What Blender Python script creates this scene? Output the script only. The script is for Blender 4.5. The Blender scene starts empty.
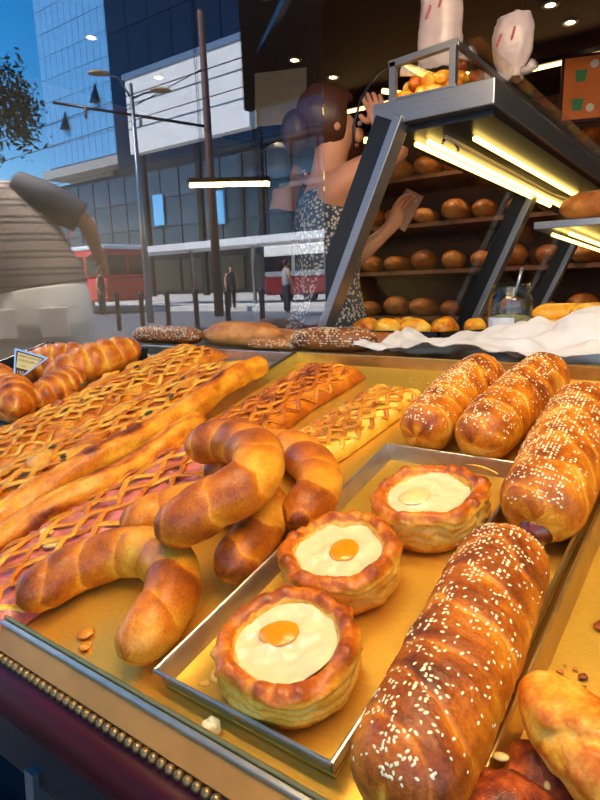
import bpy, math, random
import numpy as np
from mathutils import Vector, Matrix
PI = math.pi
scn = bpy.context.scene
COL = scn.collection
rng = np.random.default_rng(7)
random.seed(7)

# ------------------------------------------------------------------ camera, sky, sun, exposure
EYE = Vector((0, 0, 1.02))
TH, PITCH, SLOPE = math.radians(37.3), math.radians(8.15), math.radians(18.03)
cam = bpy.data.objects.new('camera', bpy.data.cameras.new('camera'))
COL.objects.link(cam)
cam.location = EYE
cam.rotation_euler = (PI / 2 - PITCH, 0, TH)
cam.data.sensor_fit = 'VERTICAL'
cam.data.sensor_height = 24.0
cam.data.lens = 24.0 * 621.1 / 800.0
cam.data.clip_start = 0.02
cam.data.clip_end = 500
scn.camera = cam

SUN_ELEV, SUN_AZ = math.radians(50), math.radians(-32)      # azimuth from +Y towards +X
world = bpy.data.worlds.new('sky_world')
scn.world = world
world.use_nodes = True
wn = world.node_tree
sky = wn.nodes.new('ShaderNodeTexSky')
sky.sky_type = 'NISHITA'
sky.sun_disc = False
sky.sun_elevation = SUN_ELEV
sky.sun_rotation = SUN_AZ
sky.air_density = 1.0
sky.dust_density = 0.0
sky.ozone_density = 3.0
bg = wn.nodes['Background']
bg.inputs['Strength'].default_value = 0.46
hs = wn.nodes.new('ShaderNodeHueSaturation')
hs.inputs['Saturation'].default_value = 1.45
wn.links.new(sky.outputs[0], hs.inputs['Color'])
wn.links.new(hs.outputs[0], bg.inputs['Color'])

sun = bpy.data.objects.new('sun', bpy.data.lights.new('sun', 'SUN'))
COL.objects.link(sun)
sun.data.energy = 14.0
sun.data.angle = math.radians(0.6)
sun.data.color = (1.0, 0.95, 0.88)
sd = Vector((math.sin(SUN_AZ) * math.cos(SUN_ELEV), math.cos(SUN_AZ) * math.cos(SUN_ELEV), math.sin(SUN_ELEV)))
sun.rotation_euler = sd.to_track_quat('Z', 'Y').to_euler()

scn.view_settings.view_transform = 'Standard'
scn.view_settings.look = 'None'
scn.view_settings.exposure = 0.0
scn.view_settings.gamma = 1.0
scn.view_settings.use_curve_mapping = False
LAMP = 84.0          # radiance of the warm tubes under the canopy

# ------------------------------------------------------------------ helpers
def lin(c):
    c = c / 255.0
    return c / 12.92 if c <= 0.04045 else ((c + 0.055) / 1.055) ** 2.4

def rgb(r, g, b):
    return (lin(r), lin(g), lin(b), 1.0)

def vnoise(p, seed=0):
    """value noise, p (...,3) -> about -1..1"""
    p = np.asarray(p, float)
    i = np.floor(p).astype(np.int64)
    f = p - i
    f = f * f * (3 - 2 * f)
    out = np.zeros(p.shape[:-1])
    for dx in (0, 1):
        for dy in (0, 1):
            for dz in (0, 1):
                h = (i[..., 0] + dx) * 374761393 + (i[..., 1] + dy) * 668265263 + (i[..., 2] + dz) * 2147483647 + seed * 1442695041
                h = (h ^ (h >> 13)) * 1274126177
                h = (h ^ (h >> 16)) & 0xFFFF
                w = (f[..., 0] if dx else 1 - f[..., 0]) * (f[..., 1] if dy else 1 - f[..., 1]) * (f[..., 2] if dz else 1 - f[..., 2])
                out += w * (h / 32767.5 - 1)
    return out

def fbm(p, seed=0, octaves=3):
    p = np.asarray(p, float)
    o, a = 0, 1.0
    for k in range(octaves):
        o = o + a * vnoise(p, seed + k)
        p = p * 2.03
        a *= 0.5
    return o

MATS = {}
def new_mat(name):
    m = bpy.data.materials.new(name)
    m.use_nodes = True
    MATS[name] = m
    return m, m.node_tree, m.node_tree.nodes['Principled BSDF']

def mat(name, col, rough=0.5, metal=0.0, noise=0.0, scale=20.0, bump=0.0, coat=0.0, sss=0.0, spec=0.5, stretch=None, emit=None):
    if name in MATS:
        return MATS[name]
    m, t, b = new_mat(name)
    b.inputs['Base Color'].default_value = col
    b.inputs['Roughness'].default_value = rough
    b.inputs['Metallic'].default_value = metal
    b.inputs['Coat Weight'].default_value = coat
    b.inputs['Specular IOR Level'].default_value = spec
    if sss:
        b.inputs['Subsurface Weight'].default_value = sss
        b.inputs['Subsurface Radius'].default_value = (0.01, 0.006, 0.003)
        b.inputs['Subsurface Scale'].default_value = 0.5
    if emit:
        b.inputs['Emission Color'].default_value = emit[0]
        b.inputs['Emission Strength'].default_value = emit[1]
    if noise or bump:
        tc = t.nodes.new('ShaderNodeTexCoord')
        mp = t.nodes.new('ShaderNodeMapping')
        if stretch:
            mp.inputs['Scale'].default_value = stretch
        nz = t.nodes.new('ShaderNodeTexNoise')
        nz.inputs['Scale'].default_value = scale
        nz.inputs['Detail'].default_value = 5
        t.links.new(tc.outputs['Object'], mp.inputs[0])
        t.links.new(mp.outputs[0], nz.inputs['Vector'])
        if noise:
            r = t.nodes.new('ShaderNodeValToRGB')
            c = np.array(col[:3])
            r.color_ramp.elements[0].position = 0.3
            r.color_ramp.elements[1].position = 0.7
            r.color_ramp.elements[0].color = (*np.clip(c * (1 - noise), 0, 1), 1)
            r.color_ramp.elements[1].color = (*np.clip(c * (1 + noise), 0, 1), 1)
            t.links.new(nz.outputs['Fac'], r.inputs[0])
            t.links.new(r.outputs[0], b.inputs['Base Color'])
        if bump:
            bp = t.nodes.new('ShaderNodeBump')
            bp.inputs['Strength'].default_value = bump
            bp.inputs['Distance'].default_value = 0.002
            t.links.new(nz.outputs['Fac'], bp.inputs['Height'])
            t.links.new(bp.outputs[0], b.inputs['Normal'])
    return m

def crust_mat(name, stops, rough=0.45, coat=0.25, nscale=60, namp=0.22, bump=0.6):
    """pastry crust: how far each place has browned ('tone', stored on the mesh) picks its colour"""
    m, t, b = new_mat(name)
    at = t.nodes.new('ShaderNodeAttribute'); at.attribute_name = 'tone'
    tc = t.nodes.new('ShaderNodeTexCoord')
    nz = t.nodes.new('ShaderNodeTexNoise'); nz.inputs['Scale'].default_value = nscale; nz.inputs['Detail'].default_value = 6
    n2 = t.nodes.new('ShaderNodeTexNoise'); n2.inputs['Scale'].default_value = nscale * 6; n2.inputs['Detail'].default_value = 3
    t.links.new(tc.outputs['Object'], nz.inputs['Vector'])
    t.links.new(tc.outputs['Object'], n2.inputs['Vector'])
    ma = t.nodes.new('ShaderNodeMath'); ma.operation = 'MULTIPLY_ADD'
    ma.inputs[1].default_value = namp * 2; ma.inputs[2].default_value = -namp
    t.links.new(nz.outputs['Fac'], ma.inputs[0])
    ad = t.nodes.new('ShaderNodeMath'); ad.operation = 'ADD'
    mb2 = t.nodes.new('ShaderNodeMath'); mb2.operation = 'MULTIPLY_ADD'; mb2.inputs[1].default_value = 0.36
    t.links.new(n2.outputs['Fac'], mb2.inputs[0]); t.links.new(ma.outputs[0], mb2.inputs[2])
    sb2 = t.nodes.new('ShaderNodeMath'); sb2.operation = 'SUBTRACT'; sb2.inputs[1].default_value = 0.18
    t.links.new(mb2.outputs[0], sb2.inputs[0])
    t.links.new(at.outputs['Fac'], ad.inputs[0]); t.links.new(sb2.outputs[0], ad.inputs[1])
    r = t.nodes.new('ShaderNodeValToRGB')
    cr = r.color_ramp
    cr.elements[0].position = stops[0][0]; cr.elements[0].color = rgb(*stops[0][1])
    cr.elements[1].position = stops[-1][0]; cr.elements[1].color = rgb(*stops[-1][1])
    for p, c in stops[1:-1]:
        e = cr.elements.new(p); e.color = rgb(*c)
    t.links.new(ad.outputs[0], r.inputs[0])
    t.links.new(r.outputs[0], b.inputs['Base Color'])
    b.inputs['Roughness'].default_value = rough
    b.inputs['Coat Weight'].default_value = coat
    b.inputs['Coat Roughness'].default_value = 0.22
    b.inputs['Specular IOR Level'].default_value = 0.3
    b.inputs['Subsurface Weight'].default_value = 0.12
    b.inputs['Subsurface Radius'].default_value = (0.006, 0.003, 0.001)
    b.inputs['Subsurface Scale'].default_value = 0.4
    bp = t.nodes.new('ShaderNodeBump'); bp.inputs['Strength'].default_value = bump; bp.inputs['Distance'].default_value = 0.0012
    mx = t.nodes.new('ShaderNodeMath'); mx.operation = 'ADD'
    t.links.new(nz.outputs['Fac'], mx.inputs[0]); t.links.new(n2.outputs['Fac'], mx.inputs[1])
    t.links.new(mx.outputs[0], bp.inputs['Height']); t.links.new(bp.outputs[0], b.inputs['Normal'])
    return m

def glass_mat(name, r0=0.05, tint=(1, 1, 1, 1)):
    """clear sheet glass: Schlick reflection, the rest passes straight through"""
    m = bpy.data.materials.new(name); m.use_nodes = True
    MATS[name] = m
    t = m.node_tree
    for n in list(t.nodes):
        if n.type != 'OUTPUT_MATERIAL':
            t.nodes.remove(n)
    out = [n for n in t.nodes if n.type == 'OUTPUT_MATERIAL'][0]
    g = t.nodes.new('ShaderNodeNewGeometry')
    dt = t.nodes.new('ShaderNodeVectorMath'); dt.operation = 'DOT_PRODUCT'
    t.links.new(g.outputs['Incoming'], dt.inputs[0]); t.links.new(g.outputs['Normal'], dt.inputs[1])
    ab = t.nodes.new('ShaderNodeMath'); ab.operation = 'ABSOLUTE'; t.links.new(dt.outputs['Value'], ab.inputs[0])
    sb = t.nodes.new('ShaderNodeMath'); sb.operation = 'SUBTRACT'; sb.inputs[0].default_value = 1; t.links.new(ab.outputs[0], sb.inputs[1])
    pw = t.nodes.new('ShaderNodeMath'); pw.operation = 'POWER'; pw.inputs[1].default_value = 5; t.links.new(sb.outputs[0], pw.inputs[0])
    fm = t.nodes.new('ShaderNodeMath'); fm.operation = 'MULTIPLY_ADD'; fm.inputs[1].default_value = 1 - r0; fm.inputs[2].default_value = r0
    t.links.new(pw.outputs[0], fm.inputs[0])
    tr = t.nodes.new('ShaderNodeBsdfTransparent'); tr.inputs[0].default_value = tint
    gl = t.nodes.new('ShaderNodeBsdfGlossy'); gl.inputs['Roughness'].default_value = 0.0; gl.inputs[0].default_value = (1, 1, 1, 1)
    mx = t.nodes.new('ShaderNodeMixShader')
    t.links.new(fm.outputs[0], mx.inputs[0]); t.links.new(tr.outputs[0], mx.inputs[1]); t.links.new(gl.outputs[0], mx.inputs[2])
    t.links.new(mx.outputs[0], out.inputs['Surface'])
    return m

def mk(name, V, F, material, parent=None, smooth=True, tone=None, mw=None):
    me = bpy.data.meshes.new(name)
    V = np.asarray(V, float)
    me.from_pydata(V.tolist(), [], [tuple(int(i) for i in f) for f in F])
    me.materials.append(material)
    if smooth:
        me.polygons.foreach_set('use_smooth', np.ones(len(me.polygons), bool))
    if tone is not None:
        a = me.attributes.new('tone', 'FLOAT', 'POINT')
        a.data.foreach_set('value', np.asarray(tone, np.float32).ravel())
    me.update()
    return ob(name, me, parent, mw)

def ob(name, me, parent=None, mw=None):
    o = bpy.data.objects.new(name, me)
    COL.objects.link(o)
    if parent is not None:
        o.parent = parent
    if mw is not None:
        o.matrix_local = mw
    return o

def tag(o, label=None, cat=None, group=None, kind=None):
    if label: o['label'] = label
    if cat: o['category'] = cat
    if group: o['group'] = group
    if kind: o['kind'] = kind
    return o

def thing(name, label, cat, mw=None, group=None):
    o = bpy.data.objects.new(name, None)
    COL.objects.link(o)
    o.empty_display_size = 0.05
    if mw is not None:
        o.matrix_world = mw
    return tag(o, label, cat, group)

def at(x, y, z, rz=0.0):
    return Matrix.Translation((x, y, z)) @ Matrix.Rotation(rz, 4, 'Z')

# the sloping tray plane: local x along the window, local y up the slope, local z off the tray
nrm = Vector((0, -math.sin(SLOPE), math.cos(SLOPE)))
TRAY = Matrix.Translation(EYE - 0.42 * nrm) @ Matrix.Rotation(SLOPE, 4, 'X')
FLOOR = -0.0175
def tm(x, s, h=FLOOR, rz=0.0):
    return TRAY @ at(x, s, h, rz)

class MB:
    def __init__(self):
        self.V, self.F = [], []
    def add(self, V, F):
        n = len(self.V)
        self.V += [tuple(v) for v in V]
        self.F += [tuple(i + n for i in f) for f in F]
        return self
    def box(self, x0, x1, y0, y1, z0, z1):
        v = [(x, y, z) for z in (z0, z1) for y in (y0, y1) for x in (x0, x1)]
        return self.add(v, [(0, 2, 3, 1), (4, 5, 7, 6), (0, 1, 5, 4), (2, 6, 7, 3), (0, 4, 6, 2), (1, 3, 7, 5)])
    def tube(self, pts, r, n=8, cap=True):
        V, F = sweep_simple(pts, r, n)
        return self.add(V, F)
    def bar(self, a, b, w, h=None, up=(0, 0, 1)):
        """a rectangular bar from a to b"""
        h = h or w
        a, b, up = Vector(a), Vector(b), Vector(up)
        d = (b - a).normalized()
        s = d.cross(up)
        s = s.normalized() if s.length > 1e-4 else Vector((1, 0, 0))
        u = s.cross(d)
        v = [p + s * (i * w / 2) + u * (j * h / 2) for p in (a, b) for i, j in ((-1, -1), (1, -1), (1, 1), (-1, 1))]
        return self.add(v, [(0, 1, 2, 3), (7, 6, 5, 4), (0, 4, 5, 1), (1, 5, 6, 2), (2, 6, 7, 3), (3, 7, 4, 0)])
    def build(self, name, m, parent=None, smooth=False, bevel=0.0, mw=None):
        o = mk(name, self.V, self.F, m, parent, smooth, mw=mw)
        if bevel:
            md = o.modifiers.new('bevel', 'BEVEL'); md.width = bevel; md.segments = 2; md.limit_method = 'ANGLE'
        return o

def sweep_simple(pts, r, n=8):
    pts = np.asarray(pts, float)
    k = len(pts)
    rr = np.broadcast_to(np.asarray(r, float), (k,))
    T = np.gradient(pts, axis=0)
    T /= np.linalg.norm(T, axis=1)[:, None] + 1e-9
    up = np.array([0, 0, 1.0])
    if abs(T[:, 2]).max() > 0.9:
        up = np.array([0.3, 1.0, 0.1]); up /= np.linalg.norm(up)
    S = np.cross(T, up); S /= np.linalg.norm(S, axis=1)[:, None] + 1e-9
    U = np.cross(S, T)
    ph = np.arange(n) / n * 2 * PI
    V = (pts[:, None] + rr[:, None, None] * (S[:, None] * np.cos(ph)[None, :, None] + U[:, None] * np.sin(ph)[None, :, None])).reshape(-1, 3)
    F = [(i * n + j, i * n + (j + 1) % n, (i + 1) * n + (j + 1) % n, (i + 1) * n + j) for i in range(k - 1) for j in range(n)]
    F += [tuple(range(n))[::-1], tuple((k - 1) * n + j for j in range(n))]
    return V, F

def catmull(P, n):
    P = np.asarray(P, float)
    Q = np.vstack([2 * P[0] - P[1], P, 2 * P[-1] - P[-2]])
    out = []
    for i in range(1, len(Q) - 2):
        t = np.linspace(0, 1, 24, endpoint=False)[:, None]
        a, b, c, d = Q[i - 1], Q[i], Q[i + 1], Q[i + 2]
        out.append(0.5 * ((2 * b) + (-a + c) * t + (2 * a - 5 * b + 4 * c - d) * t ** 2 + (-a + 3 * b - 3 * c + d) * t ** 3))
    out = np.vstack(out + [P[-1:]])
    L = np.r_[0, np.cumsum(np.linalg.norm(np.diff(out, axis=0), axis=1))]
    u = np.linspace(0, L[-1], n)
    return np.stack([np.interp(u, L, out[:, k]) for k in range(3)], 1), L[-1]

def grid_faces(k, n, wrap=True):
    F = []
    for i in range(k - 1):
        for j in range(n if wrap else n - 1):
            F.append((i * n + j, i * n + (j + 1) % n, (i + 1) * n + (j + 1) % n, (i + 1) * n + j))
    return F

def body_sweep(path, R, flat=None, vz=1.0):
    """skin of rings round a path; R is (k,n) radii; flat = floor height that the underside settles on"""
    k, n = R.shape
    T = np.gradient(path, axis=0); T /= np.linalg.norm(T, axis=1)[:, None] + 1e-9
    up = np.array([0, 0, 1.0])
    S = np.cross(T, up); S /= np.linalg.norm(S, axis=1)[:, None] + 1e-9
    U = np.cross(S, T)
    ph = np.arange(n) / n * 2 * PI
    V = path[:, None] + R[..., None] * (S[:, None] * np.cos(ph)[None, :, None] + vz * U[:, None] * np.sin(ph)[None, :, None])
    if flat is not None:
        z = V[..., 2]
        soft = 0.004
        V[..., 2] = flat + soft * np.logaddexp(0, (z - flat) / soft)
    V = V.reshape(-1, 3)
    V = np.vstack([V, path[0] , path[-1]])
    F = grid_faces(k, n)
    a, b = k * n, k * n + 1
    F += [(a, (j + 1) % n, j) for j in range(n)] + [(b, (k - 1) * n + j, (k - 1) * n + (j + 1) % n) for j in range(n)]
    return V, F

def end_taper(t, L, r, e0=1.0, e1=1.0):
    """rounded ends: radius factor along a roll"""
    a = np.clip(t / (r * e0), 0, 1); b = np.clip((L - t) / (r * e1), 0, 1)
    return np.sqrt(np.clip(1 - (1 - a) ** 2.4, 0.02, 1)) * np.sqrt(np.clip(1 - (1 - b) ** 2.4, 0.02, 1))

def seeds_mesh(P, N, T, size, name, m, parent):
    """small flat oval seeds lying on a surface, joined into one part"""
    mb_v, mb_f = [], []
    ring = [(1, 0), (0.55, 0.8), (-0.5, 0.75), (-0.85, 0), (-0.5, -0.75), (0.55, -0.8)]
    for p, nn, t in zip(P, N, T):
        nn = nn / np.linalg.norm(nn)
        t = t - nn * (t @ nn); t /= np.linalg.norm(t) + 1e-9
        b = np.cross(nn, t)
        sz = size * random.uniform(0.75, 1.15)
        o = len(mb_v)
        for a, c in ring:
            mb_v.append(p + t * a * sz + b * c * sz * 0.62 + nn * sz * 0.12)
        mb_v.append(p + nn * sz * 0.62)
        for j in range(6):
            mb_f.append((o + j, o + (j + 1) % 6, o + 6))
    o = mk(name, mb_v, mb_f, m, parent, True)
    o['kind'] = 'stuff'
    return o

# ------------------------------------------------------------------ materials
M_roll = crust_mat('sesame_crust', [(0.0, (244, 190, 84)), (0.25, (234, 158, 40)), (0.5, (204, 112, 14)), (0.75, (156, 72, 5)), (1.0, (96, 38, 3))], coat=0.18)
M_horse = crust_mat('glazed_bun_crust', [(0.0, (250, 214, 112)), (0.3, (236, 162, 40)), (0.55, (206, 112, 16)), (0.8, (154, 72, 8)), (1.0, (98, 42, 5))], coat=0.18, namp=0.15, bump=0.35)
M_puff = crust_mat('puff_crust', [(0.0, (250, 216, 118)), (0.3, (238, 168, 48)), (0.55, (208, 108, 16)), (0.8, (158, 68, 8)), (1.0, (88, 34, 4))], coat=0.3, nscale=45, namp=0.3, bump=0.5)
M_lat = crust_mat('lattice_crust', [(0.0, (252, 212, 96)), (0.3, (242, 170, 40)), (0.55, (216, 122, 16)), (0.8, (168, 76, 8)), (1.0, (98, 40, 5))], coat=0.3, namp=0.3, nscale=40)
M_latp = crust_mat('pale_lattice_crust', [(0.0, (252, 222, 110)), (0.35, (242, 184, 52)), (0.6, (220, 134, 20)), (1.0, (146, 66, 8))], coat=0.3, namp=0.25, nscale=40)
M_loaf = crust_mat('loaf_crust', [(0.0, (214, 150, 80)), (0.5, (166, 96, 40)), (1.0, (96, 48, 20))], coat=0.1)
M_crumbcoat = crust_mat('crumb_coat', [(0.0, (236, 170, 80)), (0.4, (196, 98, 36)), (0.7, (140, 54, 20)), (1.0, (70, 26, 12))], coat=0.2, nscale=120, namp=0.5, bump=1.0)
M_seed = mat('sesame', rgb(244, 222, 172), 0.5, noise=0.12, scale=400)
M_darkseed = mat('seed_mix', rgb(190, 170, 140), 0.6, noise=0.6, scale=260)
M_white = mat('egg_white', rgb(230, 212, 156), 0.3, coat=0.4, sss=0.3, noise=0.09, scale=45, bump=0.5)
M_yolk = mat('egg_yolk', rgb(240, 146, 8), 0.25, coat=0.6, sss=0.25, noise=0.12, scale=70)
M_ham = mat('ham', rgb(206, 112, 92), 0.4, noise=0.3, scale=60, coat=0.2)
M_cheese = mat('melted_cheese', rgb(244, 206, 110), 0.4, noise=0.25, scale=50, coat=0.3, bump=0.3)
M_herb = mat('spinach', rgb(50, 62, 26), 0.6, noise=0.4, scale=150)
M_saus = mat('sausage', rgb(112, 44, 22), 0.3, noise=0.2, scale=60, coat=0.4)
M_gold = mat('gold_tray', rgb(230, 180, 66), 0.32, 0.62, noise=0.1, scale=30, bump=0.06, stretch=(3, 40, 10))
M_steel = mat('tray_steel', rgb(190, 184, 170), 0.3, 0.9, noise=0.12, scale=40)
M_goldrim = mat('gold_rim', rgb(206, 170, 96), 0.3, 0.9, noise=0.12, scale=40)
M_tray2 = mat('worn_tray', rgb(186, 170, 140), 0.35, 0.85, noise=0.15, scale=20)
M_brass = mat('brass_strip', rgb(178, 124, 54), 0.42, 0.45, noise=0.2, scale=18)
M_bead = mat('antique_brass', rgb(150, 118, 74), 0.4, 0.8, noise=0.25, scale=300)
M_cherry = mat('cherry_wood', rgb(56, 6, 10), 0.45, noise=0.3, scale=14, spec=0.2, stretch=(0.6, 8, 8))
M_black = mat('black_paint', rgb(16, 15, 18), 0.35, noise=0.2, scale=30)
M_inox = mat('brushed_inox', rgb(150, 150, 156), 0.32, 0.85, noise=0.08, scale=12, stretch=(1, 1, 30))
M_darkmetal = mat('dark_metal', rgb(34, 34, 40), 0.3, 0.6, noise=0.1, scale=20)
M_pan = mat('black_pan', rgb(28, 28, 32), 0.4, 0.3, noise=0.2, scale=30)
M_paper = mat('baking_paper', rgb(206, 200, 198), 0.65, noise=0.04, scale=14, sss=0.15)
M_plastic = mat('thin_plastic', rgb(176, 156, 156), 0.35, noise=0.08, scale=30, sss=0.1)
M_pane = glass_mat('window_glass', 0.13)
M_cglass = glass_mat('counter_glass', 0.03, (0.97, 0.985, 0.97, 1))
M_jarglass = glass_mat('jar_glass', 0.03, (0.93, 0.96, 0.93, 1))
M_led = mat('led_tube', rgb(255, 226, 120), 0.5, emit=(rgb(255, 214, 110), 6.0))
M_spot = mat('spot_lens', rgb(255, 230, 170), 0.5, emit=(rgb(255, 214, 150), 14.0))
M_tube = mat('warm_tube', rgb(255, 236, 200), 0.5, emit=((1.0, 0.77, 0.47, 1), LAMP))
M_brownwall = mat('dark_brown_wall', rgb(74, 46, 34), 0.7, noise=0.15, scale=3)
M_ceil = mat('dark_brown_ceiling', rgb(52, 30, 24), 0.6, noise=0.12, scale=2)
M_tile = mat('shop_floor_tile', rgb(96, 84, 72), 0.4, noise=0.15, scale=4)
M_wood = mat('shelf_wood', rgb(120, 74, 40), 0.5, noise=0.25, scale=8, stretch=(1, 8, 8))
M_skin = mat('skin', rgb(206, 142, 112), 0.5, noise=0.08, scale=12, sss=0.15)
M_hair = mat('brown_hair', rgb(74, 40, 26), 0.45, noise=0.35, scale=30, stretch=(8, 8, 1))

# ------------------------------------------------------------------ structure: shop shell, pavement, street ground
def struct(name, o):
    o.name = name; o['kind'] = 'structure'
    return o
S = lambda name, m, *boxes, **kw: struct(name, (lambda b: [b.box(*q) for q in boxes] and b)(MB()).build(name, m, **kw))
S('floor', M_tile, (-4.5, 1.6, 1.0, 5.0, -0.05, 0.0))
S('ceiling', M_ceil, (-4.5, 1.6, 1.5, 5.0, 2.6, 2.7))
S('wall_back', M_brownwall, (-4.5, 1.6, 5.0, 5.15, 0, 2.7))
S('wall_left', M_brownwall, (-4.65, -4.5, 1.0, 5.15, 0, 2.7))
S('wall_right', M_brownwall, (1.6, 1.75, 1.0, 5.15, 0, 2.7))
S('wall_front', mat('stone_facade', rgb(150, 138, 124), 0.8, noise=0.12, scale=3, bump=0.3), (-9, 6, 1.5, 5.15, 2.7, 11.0), (-9, 6, 1.34, 1.5, 2.62, 11.0), (-9, -4.2, 1.0, 5.15, 0, 2.7), (1.2, 6, 1.0, 5.15, 0, 2.7))
M_pave = new_mat('pavement_slabs')[0]
def brick_mat(m, c1, c2, cm, scale, rough=0.8):
    t = m.node_tree; b = t.nodes['Principled BSDF']
    tc = t.nodes.new('ShaderNodeTexCoord'); br = t.nodes.new('ShaderNodeTexBrick')
    br.inputs['Scale'].default_value = scale; br.inputs['Color1'].default_value = c1; br.inputs['Color2'].default_value = c2
    br.inputs['Mortar'].default_value = cm; br.inputs['Mortar Size'].default_value = 0.012
    br.offset = 0.5
    t.links.new(tc.outputs['Object'], br.inputs['Vector']); t.links.new(br.outputs[0], b.inputs['Base Color'])
    b.inputs['Roughness'].default_value = rough
brick_mat(M_pave, rgb(120, 114, 108), rgb(108, 102, 98), rgb(60, 56, 54), 1.2)
S('pavement', M_pave, (-60, 12, -6.5, 1.0, -0.1, 0.0))
S('road', mat('asphalt', rgb(104, 104, 108), 0.85, noise=0.15, scale=2), (-140, 12, -26.0, -6.5, -0.25, -0.1))
S('far_pavement', mat('far_paving', rgb(190, 184, 174), 0.85, noise=0.1, scale=1), (-140, 12, -110, -26.0, -0.1, 0.0))
S('platform', mat('platform_stone', rgb(200, 196, 188), 0.8, noise=0.1, scale=1), (-60, 10, -22, -16.2, -0.1, 0.1))

# shop window pane behind the trays (top leans a little to the street)
pw = MB().box(-4.2, -1.0, -0.003, 0.003, 0.0, 1.95).build('window_1', M_pane, mw=Matrix.Translation((0, 1.44, 0.70)) @ Matrix.Rotation(math.radians(1.8), 4, 'X'))
pw['kind'] = 'structure'
fr = MB().box(-4.2, -1.62, 1.40, 1.48, 0.0, 0.695).build('window_sill', M_cherry); struct('trim_1', fr)

S('trim_3', M_brownwall, (-4.2, -1.7, 1.05, 1.34, 2.62, 2.7))  # unseen soffit board, added to carry the two fill spots
for i_, (x_, y_) in enumerate(((-2.62, 1.2), (-3.3, 1.16))):  # spots added out of view to brighten the man's white trousers
    t_ = thing('added_fill_spot', ('round spot lamp in the soffit over the window, nearer the counter', 'round spot lamp in the soffit over the window, farther from the counter')[i_], 'lamp', at(x_, y_, 2.62))
    MB().tube([(0, 0, 0.0), (0, 0, -0.012)], 0.05, 16).build('ring', M_inox, t_)
    MB().tube([(0, 0, -0.010), (0, 0, -0.015)], 0.035, 16).build('lens', M_spot, t_)
    l_ = bpy.data.lights.new('added_fill_light', 'SPOT'); l_.energy = 300; l_.color = (1, 0.9, 0.78); l_.spot_size = 1.5; l_.spot_blend = 0.6; l_.shadow_soft_size = 0.04
    q_ = bpy.data.objects.new('added_fill_light', l_); COL.objects.link(q_); q_.parent = t_; q_.location = (0, 0, -0.03)

# canopy over the counter with its tubes; roof board added to block sky light
cb = thing('shop_canopy', 'dark brown boxed canopy over the street counter with a deep front board, its roof added to block the sky', 'canopy', at(-0.1, 0.7, 2.1))
MB().box(-1.35, 1.6, -1.3, 0.64, 0.0, 0.12).build('added_roof_board', M_brownwall, cb)
MB().box(-2.96, 1.6, -1.36, -1.3, 0.17, 0.95).build('front_board', M_brownwall, cb)
MB().bar((-2.8, -1.3, 0.50), (-1.3, 0.2, 0.10), 0.03).build('stay', M_darkmetal, cb)
lf = thing('ceiling_lamp', 'warm tube lamp under the canopy, the one nearer the street', 'lamp', at(0, 0.7, 2.09), group='tubes under the canopy')
MB().box(-0.82, 0.95, -0.66, -0.54, -0.03, 0.01).build('housing', M_inox, lf)
MB().tube([(-0.8, -0.60, -0.045), (0.93, -0.60, -0.045)], 0.018, 10).build('tube', M_tube, lf, True)
lf2 = thing('ceiling_lamp', 'warm tube lamp under the canopy, the one nearer the window', 'lamp', at(0, 0.7, 2.09), group='tubes under the canopy')
MB().box(-0.82, 0.95, -0.21, -0.09, -0.03, 0.01).build('housing', M_inox, lf2)
MB().tube([(-0.8, -0.15, -0.045), (0.93, -0.15, -0.045)], 0.018, 10).build('tube', M_tube, lf2, True)

hb = thing('lamp_bar', 'slim warm lamp bar hanging beside the canopy, mirrored as a bright line in the window', 'lamp', at(-2.06, 0.655, 1.55, math.radians(-43.5)))
MB().box(-0.19, 0.19, -0.014, 0.014, 0.010, 0.03).build('housing', M_darkmetal, hb)
MB().tube([(-0.18, 0, 0), (0.18, 0, 0)], 0.010, 8).build('tube', mat('bar_tube', rgb(255, 230, 170), 0.5, emit=(rgb(255, 214, 130), 60.0)), hb, True)
for x in (-0.12, 0.12):
    MB().tube([(x, 0, 0.03), (x, 0, 0.80)], 0.003, 6).build('cord', M_black, hb, True)

# ------------------------------------------------------------------ display counter under the trays
dc = thing('display_counter', 'cherry red display counter with a brass beaded edge under the trays', 'counter', TRAY.copy())
MB().box(-1.62, 0.5, 0.190, 1.0, -0.045, -0.024).build('counter_board', M_brass, dc)
MB().box(-1.62, 0.5, 0.1905, 0.1965, -0.03, 0.001).build('steel_lip', M_steel, dc, bevel=0.0015)
MB().add([(x, s, h) for x in (-1.62, 0.5) for s, h in ((0.1905, -0.004), (0.171, -0.010), (0.171, -0.03), (0.1905, -0.03))], [(0, 1, 5, 4), (1, 2, 6, 5), (2, 3, 7, 6), (3, 0, 4, 7), (0, 3, 2, 1), (4, 5, 6, 7)]).build('brass_strip', M_brass, dc)
prof = [(0.171, -0.014), (0.166, -0.014), (0.162, -0.018), (0.157, -0.017), (0.149, -0.019), (0.141, -0.025), (0.136, -0.034), (0.135, -0.045), (0.139, -0.054), (0.147, -0.060), (0.171, -0.062)]
np_ = len(prof)
V = [(x, s, h) for x in (-1.62, 0.5) for s, h in prof]
MB().add(V, [(i, i + 1, np_ + i + 1, np_ + i) for i in range(np_ - 1)] + [tuple(range(np_))[::-1], tuple(range(np_, 2 * np_))]).build('wood_moulding', M_cherry, dc, True)
ph = [(i, j) for i in range(1, 5) for j in range(8)]
bv = [(math.sin(i / 5 * PI) * math.cos(j / 4 * PI), math.sin(i / 5 * PI) * math.sin(j / 4 * PI), math.cos(i / 5 * PI)) for i, j in ph] + [(0, 0, 1), (0, 0, -1)]
bf = [(i * 8 + j, (i + 1) * 8 + j, (i + 1) * 8 + (j + 1) % 8, i * 8 + (j + 1) % 8) for i in range(3) for j in range(8)]
bf += [(32, j, (j + 1) % 8) for j in range(8)] + [(33, 24 + (j + 1) % 8, 24 + j) for j in range(8)]
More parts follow.
